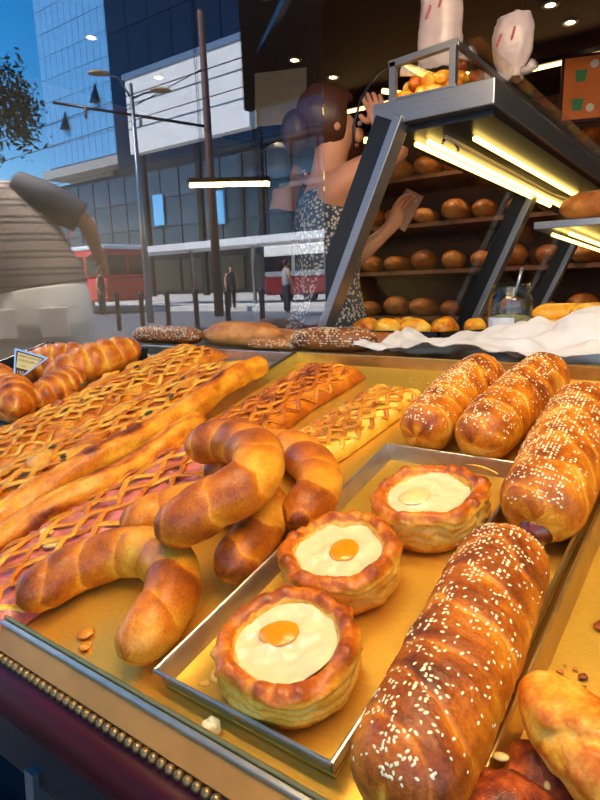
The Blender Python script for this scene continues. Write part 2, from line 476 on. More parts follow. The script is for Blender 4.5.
bm_ = bpy.data.meshes.new('bead'); bm_.from_pydata([tuple(0.0047 * c for c in v) for v in bv], [], bf); bm_.materials.append(M_bead)
bm_.polygons.foreach_set('use_smooth', [True] * len(bm_.polygons))
for i in range(96):
    ob('bead', bm_, dc, Matrix.Translation((-0.76 + i * 0.0102, 0.1665, -0.0125)))
# lower front: dark frame with a glazed panel
inv = TRAY.inverted()
lw = thing('counter_front', 'dark glazed lower front of the street counter', 'counter front', at(-0.5, 0.32, 0.0))
b = MB()
b.box(-1.1, 1.0, -0.03, 0.01, 0.545, 0.60); b.box(-1.1, 1.0, -0.03, 0.01, 0.0, 0.08); b.box(-1.1, 1.0, -0.03, 0.01, 0.44, 0.458)
b.build('frame', M_darkmetal, lw)
for x in (-0.85, -0.44, -0.06, 0.35, 0.75):
    MB().box(x - 0.008, x + 0.008, -0.036, 0.005, 0.08, 0.56).build('mullion', M_inox, lw)
MB().box(-1.1, 1.0, 0.0, 0.006, 0.08, 0.56).build('pane', mat('dark_glass', rgb(12, 12, 15), 0.06, spec=0.9), lw)
MB().box(-1.1, 1.0, 0.02, 0.72, 0.0, 0.58).build('cabinet_body', M_black, lw)

# ------------------------------------------------------------------ trays
def tray(name, label, x0, x1, s0, s1, h0, h1, m, mr, wall=0.0025):
    t = thing(name, label, 'tray', tm((x0 + x1) / 2, (s0 + s1) / 2, h0))
    a, c, H = (x1 - x0) / 2, (s1 - s0) / 2, h1 - h0
    MB().box(-a + .003, a - .003, -c + .003, c - .003, -0.0015, 0.0).build('base', m, t)
    fl = 0.005
    for nm, q in (('front', 0), ('back', 1), ('left', 2), ('right', 3)):
        b = MB()
        if q < 2:
            sg = -1 if q == 0 else 1
            P = [(-a, sg * c), (a, sg * c)]
            ins = [(-a + fl, sg * (c - fl)), (a - fl, sg * (c - fl))]
            thick = (0, -sg * wall)
        else:
            sg = -1 if q == 2 else 1
            P = [(sg * a, -c), (sg * a, c)]
            ins = [(sg * (a - fl), -c + fl), (sg * (a - fl), c - fl)]
            thick = (-sg * wall, 0)
        v = [(*ins[0], -0.001), (*ins[1], -0.001), (*P[1], H), (*P[0], H)]
        v2 = [(p[0] + thick[0], p[1] + thick[1], p[2]) for p in v]
        b.add(v + v2, [(0, 1, 2, 3), (7, 6, 5, 4), (0, 4, 5, 1), (1, 5, 6, 2), (2, 6, 7, 3), (3, 7, 4, 0)])
        e0, e1 = Vector(v[3]), Vector(v[2])
        b.tube([e0, e1], 0.0022, 8)
        b.build('rim', mr, t)
    return t
tray('baking_tray', 'wide gold tray holding the egg pastries, sesame rolls and horseshoe rolls', -0.829, -0.145, 0.199, 0.998, -0.0195, 0.001, M_gold, M_goldrim)
tray('baking_tray', 'dull steel tray under the long lattice slabs on the left', -1.56, -0.838, 0.199, 0.992, -0.0195, 0.001, M_tray2, M_steel)
tray('baking_tray', 'gold tray in the right corner with crumb-coated pastries', -0.134, 0.45, 0.199, 0.998, -0.0195, 0.001, M_gold, M_goldrim)
tray('baking_tray', 'small narrow gold tray with steel sides inside the wide tray, holding three egg pastries', -0.428, -0.231, 0.223, 0.671, -0.0165, 0.003, M_gold, M_steel)

# ------------------------------------------------------------------ pastries
def sesame_roll(label, x, s, rz, L, r, seed, nb=6, n_seed=330, sausage=False, flap=False, dark=0.0, lean=0.9):
    t = thing('sesame_roll', label, 'pastry', tm(x, s, FLOOR, rz), 'sesame sausage rolls on the gold trays')
    k, n = 150, 72
    u = np.linspace(0, 1, k)
    path = np.stack([0.004 * np.sin(u * 3 + seed), (u - 0.5) * L, np.full(k, r * 0.93)], 1)
    ph = np.arange(n) / n * 2 * PI
    Uu, Ph = np.meshgrid(u, ph, indexing='ij')
    q = Uu * nb + lean * 0.28 * np.cos(Ph) + 0.12 * np.sin(Ph * 2 + seed) + 0.42 * vnoise(np.stack([Uu * 5, np.cos(Ph) * 1.2, np.sin(Ph) * 1.2], -1), seed) + seed * 0.37
    fr = q - np.floor(q)
    bul = np.clip(fr / 0.16, 0, 1) ** 0.7 * (1 - 0.35 * fr ** 2)
    p3 = np.stack([r * np.cos(Ph) * 60, (Uu * L) * 60, r * np.sin(Ph) * 60], -1)
    nz = fbm(p3 * 0.5, seed)
    tap = end_taper(u * L, L, r, 0.9, 0.9)[:, None]
    prof = (0.94 + 0.06 * np.sin(PI * u))[:, None]
    R = r * tap * prof * (0.93 + 0.055 * bul + 0.022 * nz + 0.02 * vnoise(p3 * np.array([1.6, .25, 1.6]), seed + 3))
    flake = np.sin(q * 2 * PI * 4 + 2.5 * nz) * 0.6 + np.sin(q * 2 * PI * 9 + 3 * nz + Ph) * 0.4
    R = R * (1 + 0.008 * flake)
    V, F = body_sweep(path, R, 0.0)
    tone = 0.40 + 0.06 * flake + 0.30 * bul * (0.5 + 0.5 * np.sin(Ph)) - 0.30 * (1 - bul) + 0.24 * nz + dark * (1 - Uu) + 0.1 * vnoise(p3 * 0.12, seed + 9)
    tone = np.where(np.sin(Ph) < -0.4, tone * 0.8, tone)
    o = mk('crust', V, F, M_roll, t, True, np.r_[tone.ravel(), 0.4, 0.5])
    me = o.data
    # seeds over the upper side
    Vg = V[:-2].reshape(k, n, 3)
    P, N, T = [], [], []
    c = 0
    while c < n_seed:
        i = int(4 + random.random() * (k - 8)); a = random.gauss(PI * 0.5, 0.62)
        if not 0.03 * PI < a < 0.97 * PI: continue
        dens = 0.35 + 0.65 * (fbm(np.array([[i / k * 6, a * 2, seed]]), seed + 5, 2)[0] > -0.15)
        if random.random() > dens: continue
        j = int(a / (2 * PI) * n) % n
        p = Vg[i, j]; du = Vg[min(i + 1, k - 1), j] - Vg[i - 1, j]; dv = Vg[i, (j + 1) % n] - Vg[i, (j - 1) % n]
        nn = np.cross(dv, du)
        ctr = path[i]
        if nn @ (p - ctr) < 0: nn = -nn
        ang = random.random() * 2 * PI
        P.append(p); N.append(nn); T.append(du / (np.linalg.norm(du) + 1e-9) * math.cos(ang) + dv / (np.linalg.norm(dv) + 1e-9) * math.sin(ang)); c += 1
    seeds_mesh(P, N, T, 0.00195, 'sesame_seeds', M_seed, t)
    if sausage:
        V, F = blob_mesh(0.021, 0.03, 0.021, 1, 0.05, 30)
        mk('sausage_end', V + np.array([0.002, -L / 2 + 0.020, r * 0.60]), F, M_saus, t)
    if flap:
        mb = MB()
        gx, gy = 10, 4
        V = [((i / (gx - 1) - 0.5) * 0.06, -L / 2 + 0.012 - j * 0.006, 0.006 + 0.012 * math.sin(i / (gx - 1) * PI) * (1 - j / 6) + dz) for dz in (0, -0.003) for j in range(gy) for i in range(gx)]
        F = [(j * gx + i, j * gx + i + 1, (j + 1) * gx + i + 1, (j + 1) * gx + i) for j in range(gy - 1) for i in range(gx - 1)]
        F += [tuple(gx * gy + q for q in f[::-1]) for f in F]
        mk('loose_flap', V, F, M_roll, t, True, np.full(len(V), 0.12))
    return t

def blob_mesh(rx, ry, rz, seed, amp, freq, n=36, flat=None):
    th = np.linspace(0.02, PI - 0.02, n // 2 + 1); ph = np.arange(n) / n * 2 * PI
    T, P = np.meshgrid(th, ph, indexing='ij')
    d = np.stack([np.sin(T) * np.cos(P), np.sin(T) * np.sin(P), np.cos(T)], -1)
    base = d * np.array([rx, ry, rz])
    V = base * (1 + amp * fbm(base * freq + seed * 7.3, seed))[..., None]
    V = V.reshape(-1, 3)
    F = [f[::-1] for f in grid_faces(n // 2 + 1, n)] + [tuple(range(n)), tuple((n // 2) * n + j for j in range(n))[::-1]]
    if flat is not None:
        V[:, 2] = np.maximum(V[:, 2], flat)
    return V, F

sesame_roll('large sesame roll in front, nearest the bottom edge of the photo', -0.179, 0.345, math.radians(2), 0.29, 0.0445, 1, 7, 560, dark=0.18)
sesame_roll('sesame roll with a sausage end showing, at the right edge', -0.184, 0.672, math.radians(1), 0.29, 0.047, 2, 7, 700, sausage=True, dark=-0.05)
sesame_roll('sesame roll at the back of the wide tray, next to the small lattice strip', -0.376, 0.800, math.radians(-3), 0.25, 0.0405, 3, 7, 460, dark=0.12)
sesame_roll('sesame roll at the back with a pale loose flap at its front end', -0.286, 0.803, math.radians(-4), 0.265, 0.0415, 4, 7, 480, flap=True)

def egg_basket(label, x, s, rz, seed, R=0.063, H=0.047, yolk=(0, 0), ym=None):
    t = thing('egg_pastry', label, 'pastry', tm(x, s, -0.0148, rz), 'egg pastries on the small tray')
    prof = np.array([(0.0, 0.0), (0.8, 0.0), (0.9, 0.04), (0.95, 0.14), (0.985, 0.28), (1.0, 0.42), (0.99, 0.55), (1.0, 0.68), (1.02, 0.8), (1.0, 0.92), (0.94, 1.02), (0.86, 1.05), (0.78, 1.0), (0.73, 0.9), (0.70, 0.8), (0.68, 0.7), (0.3, 0.66), (0.0, 0.66)])
    L = np.r_[0, np.cumsum(np.linalg.norm(np.diff(prof, axis=0), axis=1))]
    k, n = 84, 110
    u = np.linspace(0, L[-1], k)
    pr = np.interp(u, L, prof[:, 0]); pz = np.interp(u, L, prof[:, 1])
    ph = np.arange(n) / n * 2 * PI
    Pr, Ph = np.meshgrid(pr, ph, indexing='ij'); Pz = np.broadcast_to(pz[:, None], Pr.shape)
    c3 = np.stack([np.cos(Ph) * 2.2, np.sin(Ph) * 2.2, Pz * 1.2], -1)
    big = vnoise(c3, seed); fine = fbm(c3 * np.array([2.6, 2.6, 3]), seed + 2, 3)
    wall = np.clip((Pz - 0.02) / 0.1, 0, 1) * (Pr > 0.6)
    lay = np.sin(Pz * 30 + big * 5 + fine * 2.5 + 1.8 * np.sin(2 * Ph + seed)) * (Pr > 0.93) * (Pz < 0.85)
    outer = Pr > 0.84
    rad = R * Pr * (1 + wall * (0.06 * big + 0.040 * fine + 0.016 * lay))
    hz = H * Pz * (1 + 0.10 * vnoise(np.stack([np.cos(Ph) * 1.5, np.sin(Ph) * 1.5, Ph * 0 + seed], -1), seed + 4)) + 0.0036 * fine * wall * (Pz > 0.6)
    hz = np.maximum(hz, 0)
    V = np.stack([rad * np.cos(Ph), rad * np.sin(Ph), hz], -1).reshape(-1, 3)
    top = np.exp(-((Pz - 1.02) / 0.16) ** 2)
    tone = 0.24 + 0.42 * top + 0.08 * lay + 0.15 * fine * (0.5 + top) + 0.25 * np.exp(-((Pz - 0.1) / 0.12) ** 2)
    tone = np.where((Pr < 0.74) & (Pz > 0.5), 0.25 + 0.15 * fine, tone)
    F = [f[::-1] for f in grid_faces(k, n)]
    mk('pastry_case', V, F, M_puff, t, True, tone.ravel())
    # egg white
    k2, n2 = 26, 64
    rr = np.linspace(0.0, 1, k2); ph = np.arange(n2) / n2 * 2 * PI
    Rr, Ph = np.meshgrid(rr, ph, indexing='ij')
    c3 = np.stack([Rr * np.cos(Ph) * 3.5, Rr * np.sin(Ph) * 3.5, Ph * 0 + seed], -1)
    z = H * 0.83 + 0.0016 * fbm(c3, seed + 8, 3) + 0.006 * np.clip(Rr - 0.75, 0, 1)
    yx, yy = yolk[0] * math.cos(rz) + yolk[1] * math.sin(rz), yolk[1] * math.cos(rz) - yolk[0] * math.sin(rz)
    X, Y = R * 0.735 * Rr * np.cos(Ph), R * 0.735 * Rr * np.sin(Ph)
    z = z + 0.0045 * np.exp(-((X - yx) ** 2 + (Y - yy) ** 2) / 0.017 ** 2)
    mk('egg_white', np.stack([X, Y, z], -1).reshape(-1, 3), grid_faces(k2, n2), M_white, t)
    V, F = blob_mesh(0.0178, 0.0160, 0.0030, seed + 3, 0.10, 60, 40)
    mk('egg_yolk', V + np.array([yx, yy, H * 0.83 + 0.0026]), F, ym or M_yolk, t)
    return t
egg_basket('egg pastry at the front corner of the small tray, yolk uppermost', -0.317, 0.288, 0.3, 1, R=0.0635, yolk=(-0.011, 0.005))
egg_basket('egg pastry in the middle of the three on the small tray', -0.343, 0.415, 2.0, 2, R=0.063, yolk=(0.006, 0.001))
egg_basket('egg pastry at the back of the small tray with a pale yolk at its left', -0.300, 0.541, 4.1, 3, R=0.0635, yolk=(-0.013, -0.010), ym=mat('pale_yolk', rgb(244, 204, 130), 0.3, coat=0.5, sss=0.25, noise=0.15, scale=60))

def horseshoe(label, pts, r, seed, h0, nb=7, taper=(1.0, 1.0)):
    pts = np.asarray(pts, float)
    c = pts.mean(0)
    t = thing('horseshoe_roll', label, 'pastry', tm(c[0], c[1], FLOOR), 'curved sausage rolls heaped in the wide tray')
    P = np.c_[pts[:, :2] - c[:2], pts[:, 2] - FLOOR if pts.shape[1] > 2 else np.full(len(pts), r * 0.93)]
    k, n = 170, 64
    path, L = catmull(P, k)
    u = np.linspace(0, 1, k); ph = np.arange(n) / n * 2 * PI
    Uu, Ph = np.meshgrid(u, ph, indexing='ij')
    q = Uu * nb + 0.32 * np.cos(Ph + 0.6) + 0.25 * vnoise(np.stack([Uu * 4, np.cos(Ph), np.sin(Ph)], -1), seed) + seed * 0.29
    fr = q - np.floor(q)
    bul = np.sin(PI * np.clip(fr, 0, 1) ** 0.62) ** 0.5
    step = np.exp(-(fr / 0.07) ** 2)
    p3 = np.stack([np.cos(Ph) * 2, np.sin(Ph) * 2, Uu * L * 60], -1)
    nz = fbm(p3 * 0.7, seed)
    mid = np.sin(PI * u) ** 0.5
    prof = (0.82 + 0.20 * mid)[:, None]
    tap = end_taper(u * L, L, r, 1.25 * taper[0], 1.25 * taper[1])[:, None]
    R = r * tap * prof * (0.92 + 0.085 * bul + 0.02 * nz)
    V, F = body_sweep(path, R, h0)
    kk = np.floor(q)
    palek = (np.sin(kk * 12.9898 + seed * 78.2) * 43758.5) % 1.0
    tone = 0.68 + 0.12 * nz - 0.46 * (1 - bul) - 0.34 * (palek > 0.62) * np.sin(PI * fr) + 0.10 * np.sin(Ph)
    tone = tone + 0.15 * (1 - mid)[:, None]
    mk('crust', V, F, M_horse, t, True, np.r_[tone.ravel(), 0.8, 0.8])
    return t
Z = FLOOR
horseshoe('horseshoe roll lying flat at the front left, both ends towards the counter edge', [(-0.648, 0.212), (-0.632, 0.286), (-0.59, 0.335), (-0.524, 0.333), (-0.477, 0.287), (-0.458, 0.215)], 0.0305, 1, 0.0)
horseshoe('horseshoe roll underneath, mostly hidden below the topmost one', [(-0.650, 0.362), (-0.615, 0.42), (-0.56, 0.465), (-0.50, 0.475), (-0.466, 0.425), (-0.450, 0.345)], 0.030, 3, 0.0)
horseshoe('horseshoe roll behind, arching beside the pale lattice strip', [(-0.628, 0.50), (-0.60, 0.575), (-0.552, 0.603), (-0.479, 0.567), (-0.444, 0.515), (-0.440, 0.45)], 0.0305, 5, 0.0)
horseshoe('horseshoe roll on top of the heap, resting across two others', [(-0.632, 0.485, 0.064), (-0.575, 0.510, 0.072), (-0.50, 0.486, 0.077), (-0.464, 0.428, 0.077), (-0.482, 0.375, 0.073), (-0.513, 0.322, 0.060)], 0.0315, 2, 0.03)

# lattice pastries -------------------------------------------------
def slab_mesh(w, L, h, seed, n=26, k=70, amp=0.004):
    xs = np.linspace(-1, 1, n); ys = np.linspace(-1, 1, k)
    Y, X = np.meshgrid(ys, xs, indexing='ij')
    edge = np.clip((1 - np.abs(X)) / 0.16, 0, 1) ** 0.5 * np.clip((1 - np.abs(Y)) / 0.06, 0, 1) ** 0.5
    px, py = X * w / 2, Y * L / 2
    wob = vnoise(np.stack([py * 14, X * 0 + np.sign(X), X * 0], -1), seed) * 0.006
    z = h * edge * (0.8 + 0.2 * (1 - X ** 2)) + amp * fbm(np.stack([px * 60, py * 60, px * 0], -1), seed) * edge
    top = np.stack([px + wob * X, py, np.maximum(z, 0.0008)], -1).reshape(-1, 3)
    bot = top.copy(); bot[:, 2] = 0
    V = np.vstack([top, bot])
    N = n * k
    F = [(i * n + j, i * n + j + 1, (i + 1) * n + j + 1, (i + 1) * n + j) for i in range(k - 1) for j in range(n - 1)]
    F += [(a + N, d + N, c + N, b_ + N) for a, b_, c, d in F]
    loop = [j for j in range(n)] + [i * n + n - 1 for i in range(1, k)] + [(k - 1) * n + j for j in range(n - 2, -1, -1)] + [i * n for i in range(k - 2, 0, -1)]
    F += [(loop[i], loop[i] + N, loop[(i + 1) % len(loop)] + N, loop[(i + 1) % len(loop)]) for i in range(len(loop))]
    return V, F, edge

def strands(t, w, L, h, ns, period, r, m, seed, amp=0.5, xoff=0.0, tone0=0.5, messy=0.3, flatz=0.5):
    """dough strands that swing to and fro so neighbours meet and part: each one a part"""
    gap = w / ns
    for i in range(ns):
        y = np.linspace(-L / 2, L / 2, max(40, int(L / period * 12)))
        x0 = -w / 2 + gap * (i + 0.5)
        wv = np.sin(y / period * 2 * PI + PI * (i % 2)); wv = np.arcsin(wv * 0.97) / 1.33
        x = x0 + gap * amp * wv + messy * gap * vnoise(np.stack([y * 40, y * 0 + i * 3.1, y * 0], -1), seed)
        e = np.clip((1 - np.abs(2 * x / w) ** 2), 0, 1) ** 0.5 * np.clip((L / 2 - np.abs(y)) / 0.02, 0, 1) ** 0.5
        z = h * (0.45 + 0.55 * e) + 0.002 * np.cos(y / period * 2 * PI + i) + 0.003 * messy * vnoise(np.stack([y * 60, y * 0 + i, y * 0 + 5], -1), seed + 1)
        path = np.stack([x + xoff, y, z], 1)
        k, n = len(y), 10
        ph = np.arange(n) / n * 2 * PI
        ends = np.clip(np.minimum(np.arange(k), np.arange(k)[::-1]) / 3.0, 0.25, 1)
        R = r * ends[:, None] * (1 + 0.25 * vnoise(np.stack([y[:, None] * 90 + ph * 0, np.cos(ph) + y[:, None] * 0, np.sin(ph) + y[:, None] * 0 + i], -1), seed + 2))
        V, F = body_sweep(path, R, None, flatz)
        nz = vnoise(np.stack([y * 30, y * 0 + i * 5.3, y * 0], -1), seed + 7)
        tone = (tone0 + 0.28 * nz)[:, None] + 0.14 * np.sin(ph)[None, :]
        mk('dough_strand', V, F, m, t, True, np.r_[tone.ravel(), 0.8, 0.8])

def lattice_strip(label, x, s, rz, w, L, h, ns, period, r, m, seed, fill=None, tone0=0.5, messy=0.3, base_tone=0.3):
    t = thing('lattice_pastry', label, 'pastry', tm(x, s, FLOOR, rz), 'lattice pastries')
    V, F, e = slab_mesh(w, L, h * 0.82, seed)
    tb = base_tone + 0.25 * (1 - e) + 0.12 * vnoise(V[:len(V) // 2] * 50, seed).reshape(e.shape)
    mk('pastry_base', V, F, fill or m, t, True, np.r_[tb.ravel(), tb.ravel()])
    strands(t, w * 0.9, L * 0.97, h, ns, period, r, m, seed, tone0=tone0, messy=messy)
    return t
lattice_strip('small pale lattice strip alone in the middle of the wide tray', -0.531, 0.742, math.radians(-9.5), 0.108, 0.262, 0.026, 8, 0.036, 0.0040, M_latp, 11, tone0=0.55, messy=0.12, base_tone=0.2)
lattice_strip('browner lattice strip at the back left of the wide tray', -0.704, 0.785, math.radians(-5), 0.138, 0.31, 0.032, 9, 0.044, 0.0046, M_lat, 12, tone0=0.58, messy=0.3, base_tone=0.55)

def crust_edge(t, name, x0, x1, y0, y1, r, h, seed, m=M_lat, tone0=0.35):
    k, n = 120, 28
    u = np.linspace(0, 1, k)
    path = np.stack([x0 + (x1 - x0) * u + 0.006 * np.sin(u * 9 + seed), y0 + (y1 - y0) * u, np.full(k, h) + 0.003 * np.sin(u * 13 + seed)], 1)
    ph = np.arange(n) / n * 2 * PI
    L = y1 - y0
    Uu, Ph = np.meshgrid(u, ph, indexing='ij')
    nz = fbm(np.stack([np.cos(Ph) * 1.2, np.sin(Ph) * 1.2, Uu * L * 25], -1), seed)
    R = r * end_taper(u * L, L, r)[:, None] * (1 + 0.12 * nz + 0.035 * np.sin(Ph * 5 + Uu * 26 + 2 * nz))
    V, F = body_sweep(path, R, 0.0)
    blot = np.clip(fbm(np.stack([np.cos(Ph), np.sin(Ph), Uu * L * 14], -1), seed + 3) * 1.3 - 0.2, 0, 1)
    tone = tone0 + 0.08 + 0.2 * nz + 0.5 * blot
    mk(name, V, F, m, t, True, np.r_[tone.ravel(), 0.7, 0.7])

def toppings(t, n, w, L, h, seed, m, size, name='topping', xoff=0):
    random.seed(seed)
    for i in range(n):
        V, F = blob_mesh(size * random.uniform(0.6, 1.2), size * random.uniform(0.7, 1.6), size * 0.35, seed + i, 0.28, 60, 20)
        mk(name, V + np.array([xoff + random.uniform(-w / 2, w / 2), random.uniform(-L / 2, L / 2), h]), F, m, t, True, np.full(len(V), random.uniform(0.35, 0.8)))

def big_slab(label, x, s, rz, w, L, h, ns, period, r, seed, edge=None, fill=M_lat, messy=0.6, tone0=0.5, z=FLOOR, base_tone=0.4):
    t = thing('lattice_slab', label, 'pastry', tm(x, s, z, rz), 'long lattice slabs')
    V, F, e = slab_mesh(w, L, h * 0.8, seed, 30, 110, 0.005)
    tb = base_tone + 0.2 * vnoise(V[:len(V) // 2] * 40, seed).reshape(e.shape)
    mk('slab_base', V, F, fill, t, True, np.r_[tb.ravel(), tb.ravel()])
    strands(t, w * 0.92, L * 0.98, h, ns, period, r, M_lat, seed, tone0=tone0, messy=messy, amp=0.58)
    if edge:
        crust_edge(t, 'rolled_edge', edge[0], edge[1], -L / 2, L / 2, edge[2], edge[3], seed)
    return t
sa = big_slab('lattice slab with pink ham showing, between the horseshoe rolls and the next slab', -0.712, 0.405, math.radians(-4), 0.158, 0.50, 0.030, 7, 0.066, 0.0046, 21, (-0.092, -0.092, 0.022, 0.020), M_ham, 0.35, 0.34)
toppings(sa, 7, 0.12, 0.4, 0.026, 5, M_cheese, 0.012, 'cheese_patch')
sb = big_slab('long slab with a thick rolled edge beside the ham slab', -0.960, 0.585, math.radians(-2), 0.175, 0.64, 0.034, 9, 0.070, 0.0054, 22, (0.112, 0.112, 0.024, 0.030), M_lat, 0.45, 0.34, base_tone=0.62)
toppings(sb, 10, 0.14, 0.6, 0.032, 6, M_lat, 0.022)
toppings(sb, 9, 0.14, 0.6, 0.040, 7, M_herb, 0.006, 'spinach_bit')
sc_ = big_slab('long lattice slab farthest left, beside the croissants', -1.140, 0.665, math.radians(-2), 0.18, 0.66, 0.036, 11, 0.055, 0.0052, 23, None, M_lat, 0.3, 0.32, base_tone=0.60)
toppings(sc_, 4, 0.16, 0.5, 0.034, 8, M_lat, 0.02)
toppings(sc_, 5, 0.14, 0.6, 0.042, 9, M_herb, 0.005, 'spinach_bit')

def croissant(label, x, s, rz, L, r, seed, h=FLOOR, bend=0.25):
    t = thing('croissant', label, 'croissant', tm(x, s, h, rz), 'croissants by the price sign')
    k, n = 110, 48
    u = np.linspace(0, 1, k); ph = np.arange(n) / n * 2 * PI
    a = (u - 0.5) * 2
    path = np.stack([-bend * L * 0.35 * a ** 2, a * L / 2, np.full(k, r * 0.9)], 1)
    Uu, Ph = np.meshgrid(u, ph, indexing='ij')
    q = Uu * 7 + 0.1 * vnoise(np.stack([Uu * 4, np.cos(Ph), np.sin(Ph)], -1), seed)
    fr = q - np.floor(q)
    bul = np.sin(PI * fr ** (0.7)) ** 0.6
    prof = (0.42 + 0.58 * np.cos(a * PI / 2) ** 0.7)[:, None] * end_taper(u * L, L, r)[:, None]
    nz = fbm(np.stack([np.cos(Ph) * 2, np.sin(Ph) * 2, Uu * 9], -1), seed)
    R = r * prof * (0.86 + 0.16 * bul + 0.03 * nz)
    V, F = body_sweep(path, R, 0.0)
    tone = 0.30 + 0.34 * bul + 0.18 * nz
    mk('crust', V, F, M_puff, t, True, np.r_[tone.ravel(), 0.5, 0.5])
tray('baking_pan', 'black pan under the croissants at the far left', -1.74, -1.275, 0.56, 0.95, -0.0165, 0.012, M_pan, M_pan)
croissant('round glossy croissant right under the price sign', -1.305, 0.590, math.radians(75), 0.19, 0.052, 1, FLOOR + .004)
croissant('croissant at the left edge of the photo', -1.46, 0.640, math.radians(60), 0.18, 0.048, 2, FLOOR + .004)
croissant('croissant behind the price sign', -1.42, 0.775, math.radians(-50), 0.20, 0.050, 3, FLOOR + .004)
croissant('long croissant at the back, beside the dark pan edge', -1.285, 0.80, math.radians(-22), 0.24, 0.050, 4, FLOOR + .004)
croissant('small croissant lying between the slab and the price sign', -1.255, 0.675, math.radians(10), 0.16, 0.040, 5, FLOOR + .004)

# price sign ------------------------------------------------------
def text(body, size, m, parent, mw):
    c = bpy.data.curves.new('lettering', 'FONT'); c.body = body; c.size = size; c.align_x = 'CENTER'; c.extrude = 0.0002
    c.materials.append(m)
    o = bpy.data.objects.new('lettering_curve', c); COL.objects.link(o)
    me = bpy.data.meshes.new_from_object(o.evaluated_get(bpy.context.evaluated_depsgraph_get()))
    bpy.data.objects.remove(o)
    return ob('lettering', me, parent, mw)
def rounded_tri(pts, r, z0, z1, scale=1.0):
    pts = [Vector((p[0], p[1])) for p in pts]
    c = sum(pts, Vector((0, 0))) / 3
    pts = [c + (p - c) * scale for p in pts]
    out = []
    for i in range(3):
        p, a, b_ = pts[i], pts[i - 1], pts[(i + 1) % 3]
        for k in range(6):
            t = k / 5
            q0 = p + (a - p).normalized() * r; q2 = p + (b_ - p).normalized() * r
            out.append((1 - t) ** 2 * q0 + 2 * t * (1 - t) * p + t ** 2 * q2)
    n = len(out)
    V = [(q.x, q.y, z) for z in (z0, z1) for q in out]
    F = [tuple(range(n))[::-1], tuple(range(n, 2 * n))] + [(i, (i + 1) % n, n + (i + 1) % n, n + i) for i in range(n)]
    return V, F
ps_m = TRAY @ at(-1.303, 0.622, 0.058)
sgn = thing('price_sign', 'triangular price sign with a silver edge stuck in the croissants', 'price sign',
            Matrix.Translation(ps_m.translation) @ Matrix.Rotation(math.radians(42), 4, 'Z') @ Matrix.Rotation(math.radians(80), 4, 'X') @ Matrix.Rotation(math.radians(-14), 4, 'Z'))
tri = [(-0.036, 0.066), (0.044, 0.062), (-0.012, -0.010)]
tri = [(-0.030, 0.068), (0.046, 0.064), (-0.014, -0.008)]
M_silver = mat('silver_edge', rgb(176, 176, 182), 0.3, 0.7)
M_cream = mat('cream_card', rgb(214, 190, 120), 0.6, noise=0.06, scale=60)
M_maroon = mat('maroon_print', rgb(70, 18, 22), 0.6)
mk('silver_edge', *rounded_tri(tri, 0.006, 0, 0.0012), M_silver, sgn, False)
mk('maroon_border', *rounded_tri(tri, 0.005, 0.0012, 0.0016, 0.84), M_maroon, sgn, False)
mk('cream_panel', [(-0.0205, 0.0605, 0.0018), (0.034, 0.0580, 0.0018), (0.0125, 0.0265, 0.0018), (-0.0165, 0.0275, 0.0018)], [(3, 2, 1, 0)], M_cream, sgn, False)
text('MESNI SLANI SA', 0.0068, M_maroon, sgn, Matrix.Translation((0.006, 0.052, 0.002)))
text('STRUDLOM', 0.0068, M_maroon, sgn, Matrix.Translation((0.002, 0.0425, 0.002)))
text('1 kom', 0.0048, M_maroon, sgn, Matrix.Translation((-0.002, 0.032, 0.002)))
text('150', 0.0105, M_cream, sgn, Matrix.Translation((-0.0055, 0.0145, 0.002)))
MB().box(-0.0145, -0.0115, -0.06, 0.0, -0.001, 0.001).build('pin', M_silver, sgn)

# right-hand tray pastries
def lump(name, label, x, s, rz, rx, ry, rh, seed, m, amp, freq, tone0, group=None, h=FLOOR, tone_v=0.3):
    t = thing(name, label, 'pastry', tm(x, s, h, rz), group)
    V, F = blob_mesh(rx, ry, rh, seed, amp, freq, 64)
    V[:, 2] += rh * 0.85
    V[:, 2] = np.maximum(V[:, 2], 0)
    tone = tone0 + tone_v * fbm(V * 55, seed + 2) + 0.2 * (V[:, 2] / rh - 0.8)
    mk('crust', V, F, m, t, True, tone)
    return t
cz = thing('cheese_pastry', 'orange yellow cheese-topped croissant in the bottom right corner', 'pastry', tm(-0.062, 0.292, 0.004, math.radians(62)))
_k, _n = 110, 52
_u = np.linspace(0, 1, _k); _p = np.arange(_n) / _n * 2 * PI
_U, _P = np.meshgrid(_u, _p, indexing='ij')
_a = (_u - .5) * 2
_q = _U * 3.4 + .5 * vnoise(np.stack([_U * 3, np.cos(_P), np.sin(_P)], -1), 5)
_f = _q - np.floor(_q)
_b = np.sin(PI * _f ** .6) ** .5
_z = fbm(np.stack([np.cos(_P) * 2.4, np.sin(_P) * 2.4, _U * 8], -1), 6)
_R = .030 * (0.55 + .45 * np.cos(_a * PI / 2) ** .6)[:, None] * end_taper(_u * .15, .15, .03)[:, None] * (.84 + .2 * _b + .07 * _z)
_V, _F = body_sweep(np.stack([.016 * _a ** 2, _a * .075, np.full(_k, .024)], 1), _R, 0.0, 0.85)
mk('crust', _V, _F, M_puff, cz, True, np.r_[(.26 + .24 * _b * (np.sin(_P) > -.3) + .22 * _z).ravel(), .4, .4])
mt = lump('meat_pastry', 'reddish brown shredded pastry under the orange cheese-topped one', -0.082, 0.268, 0.3, 0.056, 0.050, 0.015, 42, M_crumbcoat, 0.25, 50, 0.62)
toppings(mt, 6, 0.08, 0.06, 0.024, 31, M_cheese, 0.0045, 'cheese_shred')
lump('crumbed_pastry', 'dark red crumb-coated pastry at the bottom edge of the photo', -0.108, 0.236, 0.2, 0.046, 0.036, 0.020, 43, M_crumbcoat, 0.2, 60, 0.6)
